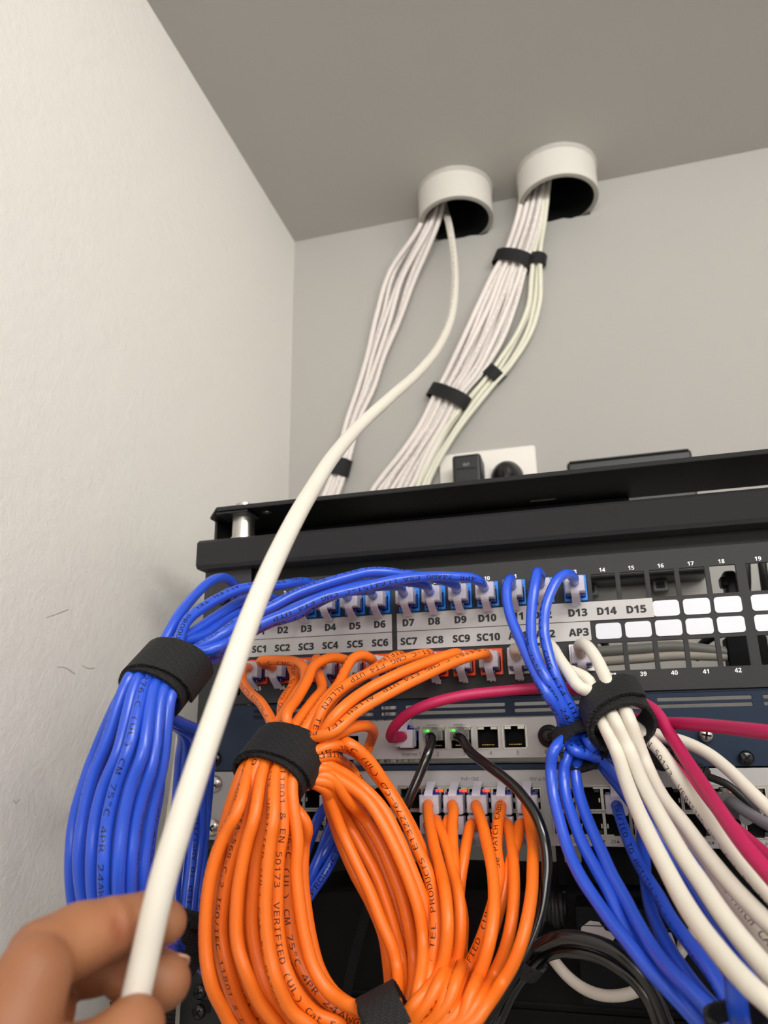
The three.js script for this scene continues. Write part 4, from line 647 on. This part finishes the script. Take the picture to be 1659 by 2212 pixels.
// ------------------------------------------------------------------ things on the back wall
{
  const o = P([1053, 1010, ZB]), t = thing('wall_outlet', 'white double outlet plate on the back wall above the rack', 'outlet', [o.x, 222, ZB + .2]);
  part('plate', one(plate(rrect(-57, -37, 57, 37, 4), 4, 0, 1)), M.plateWhite, t);
  part('socket', join([box(33, 28, 2, -20, 0, 4.2, 3)]), M.plateWhite, t); part('socket', join([box(33, 28, 2, 20, 0, 4.2, 3)]), M.plateWhite, t);
  const a = P([1011, 1020, ZB + 30]), ad = thing('power_adapter', 'black rectangular power adapter in the wall outlet', 'power adapter', [a.x, 222, ZB + 6]);
  part('body', one(box(33, 42, 34, 0, 0, 17, 4)), M.blackPlastic, ad); part('rating_print', one(letters('OLT', 0, 8, 34.02, 3, fontR)), M.logo, ad);
  part('raised_frame', join([box(22, 1, .6, 0, 3, 34, 0), box(22, 1, .6, 0, -12, 34, 0)]), M.darkPlastic, ad);
  const b = P([1092, 1012, ZB + 20]), pl = thing('power_plug', 'black rounded mains plug in the wall outlet beside the adapter', 'power plug', [b.x, 220, ZB + 6]);
  part('body', one(new THREE.LatheGeometry([[0.01, 30], [5, 29], [10, 25], [14, 16], [18, 6], [19, 0], [0.01, 0]].map(([x, y]) => new THREE.Vector2(x, y)), 28).scale(1, 1, 1.1).rotateX(PI / 2)), M.blackPlastic, pl);
  part('cord', tube([v3(0, 0, 28), v3(2, -6, 34), v3(4, -22, 34), v3(6, -60, 30), v3(10, -110, 26)], 3.4, { wob: 0 }), M.rubber, pl);
  const w = thing('wall_power_box', 'wide black power box fixed to the back wall behind the rack top', 'power box', [73, 138, ZB]);
  part('case', one(box(128, 134, 40, 0, 15, 20.2, 4)), M.blackPlastic, w);
  part('rim', join([box(122, 3, 42, 0, 80, 21, 1)]), M.darkPlastic, w); part('rim', join([box(122, 3, 42, 0, -48, 21, 1)]), M.darkPlastic, w);
  for (const x of [-52, 18]) { const f = part('connector_block', join([box(15, 13, 15, x, -57, 14, 1)]), M.blackPlastic, w); part('connector_opening', join([box(9, 7, .8, x, -57, 21.8, .3)]), M.hole, f); }
  const c = thing('black_clip', 'small black connector seen at the right of the opening numbered 18', 'connector', P([1578, 1268, -60]).toArray()); part('body', join([box(9, 22, 12, 0, 0, 0, 3), box(6, 8, 10, -4, 3, 2, 2)]), M.blackPlastic, c);
  const e = thing('cable_end_block', 'black connector block ending the grey cables behind the patch panel', 'connector', P([1612, 1412, -64]).toArray()); part('body', join([box(26, 26, 16, 0, -2, 0, 1.5), box(20, 6, 12, 0, 12, 0, 1)]), M.darkPlastic, e);
}
// ------------------------------------------------------------------ the ceiling pipes
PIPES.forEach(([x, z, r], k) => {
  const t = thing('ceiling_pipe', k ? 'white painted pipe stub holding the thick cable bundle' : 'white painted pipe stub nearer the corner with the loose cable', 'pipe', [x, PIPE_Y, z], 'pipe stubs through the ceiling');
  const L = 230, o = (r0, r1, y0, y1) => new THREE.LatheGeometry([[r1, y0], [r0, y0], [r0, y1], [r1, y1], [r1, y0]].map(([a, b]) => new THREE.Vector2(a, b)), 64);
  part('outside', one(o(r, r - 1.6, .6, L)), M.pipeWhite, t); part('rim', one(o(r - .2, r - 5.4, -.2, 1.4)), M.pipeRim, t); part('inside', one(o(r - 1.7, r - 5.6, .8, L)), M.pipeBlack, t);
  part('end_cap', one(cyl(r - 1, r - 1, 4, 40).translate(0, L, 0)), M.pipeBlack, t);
  const fil = new THREE.LatheGeometry([[r, YC - PIPE_Y - 5], [r + .8, YC - PIPE_Y - 2], [r + 3.4, YC - PIPE_Y + .4], [r, YC - PIPE_Y + .4]].map(([a, b]) => new THREE.Vector2(a, b)), 64);
  part('sealant_bead', one(fil), M.pipeWhite, t);
});
// scuffs on the left wall
for (const [l, a] of [['faint slanting scuff on the left wall', [[100, 1334], [122, 1326], [148, 1316]]], ['faint curved scuff on the left wall lower down', [[124, 1441], [140, 1442], [162, 1456]]], ['short faint scuff on the left wall beside the curved one', [[176, 1437], [192, 1444], [204, 1443]]], ['tiny hooked scuff low on the left wall', [[30, 1728], [34, 1735], [42, 1726]]]]) {
  const pts = a.map(([x, y]) => { const d = ray(x, y); return CAM.clone().addScaledVector(d, (XL + .05 - CAM.x) / d.x); });
  const g = tube(pts, .55, { wob: .3, rad: 6, step: 1.5, base: pts[0] }).scale(.15, 1, 1), b = pts[0];
  part('scuff_mark', g, M.scuff, wallL, l, [b.x - (XL - TH / 2), b.y - (YC + YF) / 2, b.z - (ZF + ZB) / 2]);
}

// ------------------------------------------------------------------ the hand
{
  const q = (x, y, d) => atD(x, y, d);
  const bones = [];                                     // chains of joints: [point, radius mm]
  const chain = (...b) => { const a = b.filter(Boolean); for (let i = 0; i + 1 < a.length; i++) bones.push([a[i], a[i + 1]]); };
  const J = (x, y, d, r) => [q(x, y, d), r];
  // index: from the hand's edge up to the bent knuckle, then across behind the cable
  const fingers = [
    [J(-14, 2330, 188, 11.8), J(36, 2200, 198, 11), J(72, 2108, 205, 10.4), null, J(92, 2066, 214, 10.2), J(170, 2030, 224, 9.8), J(240, 2006, 231, 9.2), null, J(274, 1994, 235, 8.3), J(322, 1988, 237, 8), J(358, 1993, 238, 6.5)],
    [J(40, 2330, 214, 11), J(84, 2190, 230, 10), J(108, 2110, 242, 9), null, J(128, 2098, 243, 9), J(196, 2088, 243, 8.4), J(238, 2086, 242, 7.9), null, J(276, 2104, 240, 8.2), J(328, 2116, 239, 8.9), J(354, 2121, 239, 8.3)],
    [J(90, 2380, 226, 11), J(130, 2300, 240, 9.4), J(200, 2290, 246, 8.6), J(280, 2310, 246, 8.2), J(340, 2330, 244, 7.4)],
    [J(110, 2440, 232, 10), J(160, 2420, 244, 8.2), J(230, 2420, 248, 7.4), J(300, 2440, 246, 6.6)],
    [J(40, 2420, 196, 15), J(148, 2326, 200, 11.6), J(226, 2284, 203, 9.6), J(272, 2240, 208, 8.5), J(291, 2220, 211, 8.3)],
  ];
  fingers.forEach((f) => chain(...f));
  const palm = [[q(40, 2400, 205), 22], [q(70, 2560, 210), 26], [q(60, 2760, 212), 24]];
  chain(...palm);
  const wrist = [[q(60, 2760, 212), 24], [q(20, 3100, 216), 23]]; chain(...wrist);
  const all = bones.flat().map(([p]) => p), lo = v3(1e9, 1e9, 1e9), hi = lo.clone().negate(); all.forEach((p) => { lo.min(p); hi.max(p); });
  lo.addScalar(-30); hi.addScalar(30);
  const ctr = lo.clone().add(hi).multiplyScalar(.5);
  const seg = (p, [a, ra], [b, rb]) => { const ab = b.clone().sub(a), h = Math.max(0, Math.min(1, p.clone().sub(a).dot(ab) / ab.lengthSq())); return p.distanceTo(a.clone().addScaledVector(ab, h)) - (ra + (rb - ra) * h); };
  const smin = (a, b, k) => { const h = Math.max(k - Math.abs(a - b), 0) / k; return Math.min(a, b) - h * h * k * .25; };
  const cableLine = [[298, 2130, 219], [335, 1965, 225]].map((e) => atD(...e));
  const field = (p) => {
    let hand = 1e9; for (let i = 0; i < palm.length - 1; i++) hand = smin(hand, seg(p, palm[i], palm[i + 1]), 10); hand = smin(hand, seg(p, wrist[0], wrist[1]), 10);
    let d = hand;
    fingers.forEach((f, n) => { let e = 1e9, ph = 1e9;                         // phalanges meet in a tight fold, so the flexion creases show
      for (let i = 0; i + 1 < f.length; i++) { if (!f[i + 1]) { e = smin(e, ph, 1.0); ph = 1e9; i++; ph = 1e9; continue; } ph = smin(ph, seg(p, f[i], f[i + 1]), 2.6); }
      e = smin(e, ph, 1.0); d = e < 1e8 ? smin(d, e, n === 4 ? 4 : 2.0) : d; });
    // flexion creases of the index and middle finger, facing the thumb
    for (const [c, rr] of creases) { const k = p.distanceTo(c); if (k < rr) d += .9 * (1 - k / rr); }
    return d;
  };
  const creases = [[q(258, 1985, 225), 3], [q(259, 2005, 224), 3], [q(260, 2025, 225), 3], [q(256, 2085, 234), 3], [q(257, 2105, 233), 3], [q(104, 2094, 206), 4]];
  const N = 132, size = Math.max(hi.x - lo.x, 150, Math.min(hi.y - lo.y, 175), hi.z - lo.z) / 2;   // a cube that covers the fingers, thumb and palm
  const cc = v3(ctr.x, hi.y - size, ctr.z), mc = new MarchingCubes(N, M.skin, false, true, 400000);
  mc.isolation = 0;
  for (let k = 0; k < N; k++) for (let j = 0; j < N; j++) for (let i = 0; i < N; i++) mc.field[k * N * N + j * N + i] = -field(v3((i / N * 2 - 1) * size + cc.x, (j / N * 2 - 1) * size + cc.y, (k / N * 2 - 1) * size + cc.z));
  mc.update();
  const cnt = mc.count ?? mc.geometry.drawRange.count, pos = new Float32Array(mc.positionArray.slice(0, cnt * 3));
  const base = q(250, 2110, 236);
  for (let i = 0; i < cnt; i++) { pos[3 * i] = (pos[3 * i] * size + cc.x - base.x) * S; pos[3 * i + 1] = (pos[3 * i + 1] * size + cc.y - base.y) * S; pos[3 * i + 2] = (pos[3 * i + 2] * size + cc.z - base.z) * S; }
  let g = new THREE.BufferGeometry(); g.setAttribute('position', new THREE.BufferAttribute(pos, 3)); g = mergeVertices(g, 1e-6); g.computeVertexNormals();
  const n = g.attributes.position.count, col = new Float32Array(n * 3), uv = new Float32Array(n * 2);
  const tone = (u) => [0.285 + .09 * u, 0.108 + .048 * u, 0.048 + .022 * u], pads = [q(345, 2110, 232), q(345, 1990, 232), q(230, 1985, 226), q(290, 2215, 204), q(170, 2030, 216)];
  for (let i = 0; i < n; i++) {
    const p = v3(g.attributes.position.getX(i) / S + base.x, g.attributes.position.getY(i) / S + base.y, g.attributes.position.getZ(i) / S + base.z);
    let u = .25 + .18 * Math.sin(p.x * .31 + 1.3 * Math.sin(p.y * .23)) * Math.sin(p.y * .27 + p.z * .2);
    for (const a of pads) u += .55 * Math.exp(-Math.pow(p.distanceTo(a) / 9, 2));
    let red = 0; for (const [c, r] of creases) red += .45 * Math.exp(-Math.pow(p.distanceTo(c) / (r * 1.1), 2));
    const c = tone(Math.min(1, u)); col.set([c[0] * (1 - .1 * Math.min(1, red)), c[1] * (1 - .35 * Math.min(1, red)), c[2] * (1 - .3 * Math.min(1, red))], i * 3); uv.set([p.x * S, (p.y + p.z * .6) * S], i * 2);
  }
  g.setAttribute('color', new THREE.BufferAttribute(col, 3)); g.setAttribute('uv', new THREE.BufferAttribute(uv, 2));
  const t = thing('person', 'brown-skinned hand pinching the loose white cable between thumb and fingers', 'person', base.toArray());
  part('hand', g, M.skin, t);
  const nail = (p, nrm, along, w, l) => { const s = rrect(-w / 2, -l / 2, w / 2, l / 2, w * .42), ge = new THREE.ExtrudeGeometry(s, { depth: .5, bevelEnabled: true, bevelSize: .3, bevelThickness: .25, bevelSegments: 2, curveSegments: 8 }); const a = ge.attributes.position; for (let i = 0; i < a.count; i++) a.setZ(i, a.getZ(i) - Math.pow(a.getX(i), 2) * .06);
    const z = nrm.clone().normalize(), y = along.clone().projectOnPlane(z).normalize(), x = y.clone().cross(z); ge.computeVertexNormals(); ge.applyMatrix4(new THREE.Matrix4().makeBasis(x, y, z)); part('fingernail', one(ge), M.nail, t, null, p.clone().sub(base).toArray()); };
  const th = fingers[4].at(-1)[0], th0 = fingers[4].at(-2)[0], dirT = th.clone().sub(th0).normalize();
  const nT = RX.clone().multiplyScalar(-.86).addScaledVector(BK, .45).projectOnPlane(dirT).normalize();
  nail(th.clone().addScaledVector(dirT, -1.5).addScaledVector(nT, 7.9), nT, dirT, 10, 11);
  const mi = fingers[1].at(-1)[0].clone(), dirM = mi.clone().sub(fingers[1].at(-2)[0]).normalize(), nM = UP.clone().multiplyScalar(.5).addScaledVector(BK, -.86).projectOnPlane(dirM).normalize();
  nail(mi.clone().addScaledVector(dirM, .5).addScaledVector(nM, 7.6), nM, dirM, 9, 10);
}

// ------------------------------------------------------------------ draw
const renderer = new THREE.WebGLRenderer({ antialias: true });
renderer.toneMapping = THREE.LinearToneMapping; renderer.toneMappingExposure = EXPOSURE;
renderer.shadowMap.enabled = true; renderer.shadowMap.type = THREE.PCFSoftShadowMap;
renderer.render(scene, camera);
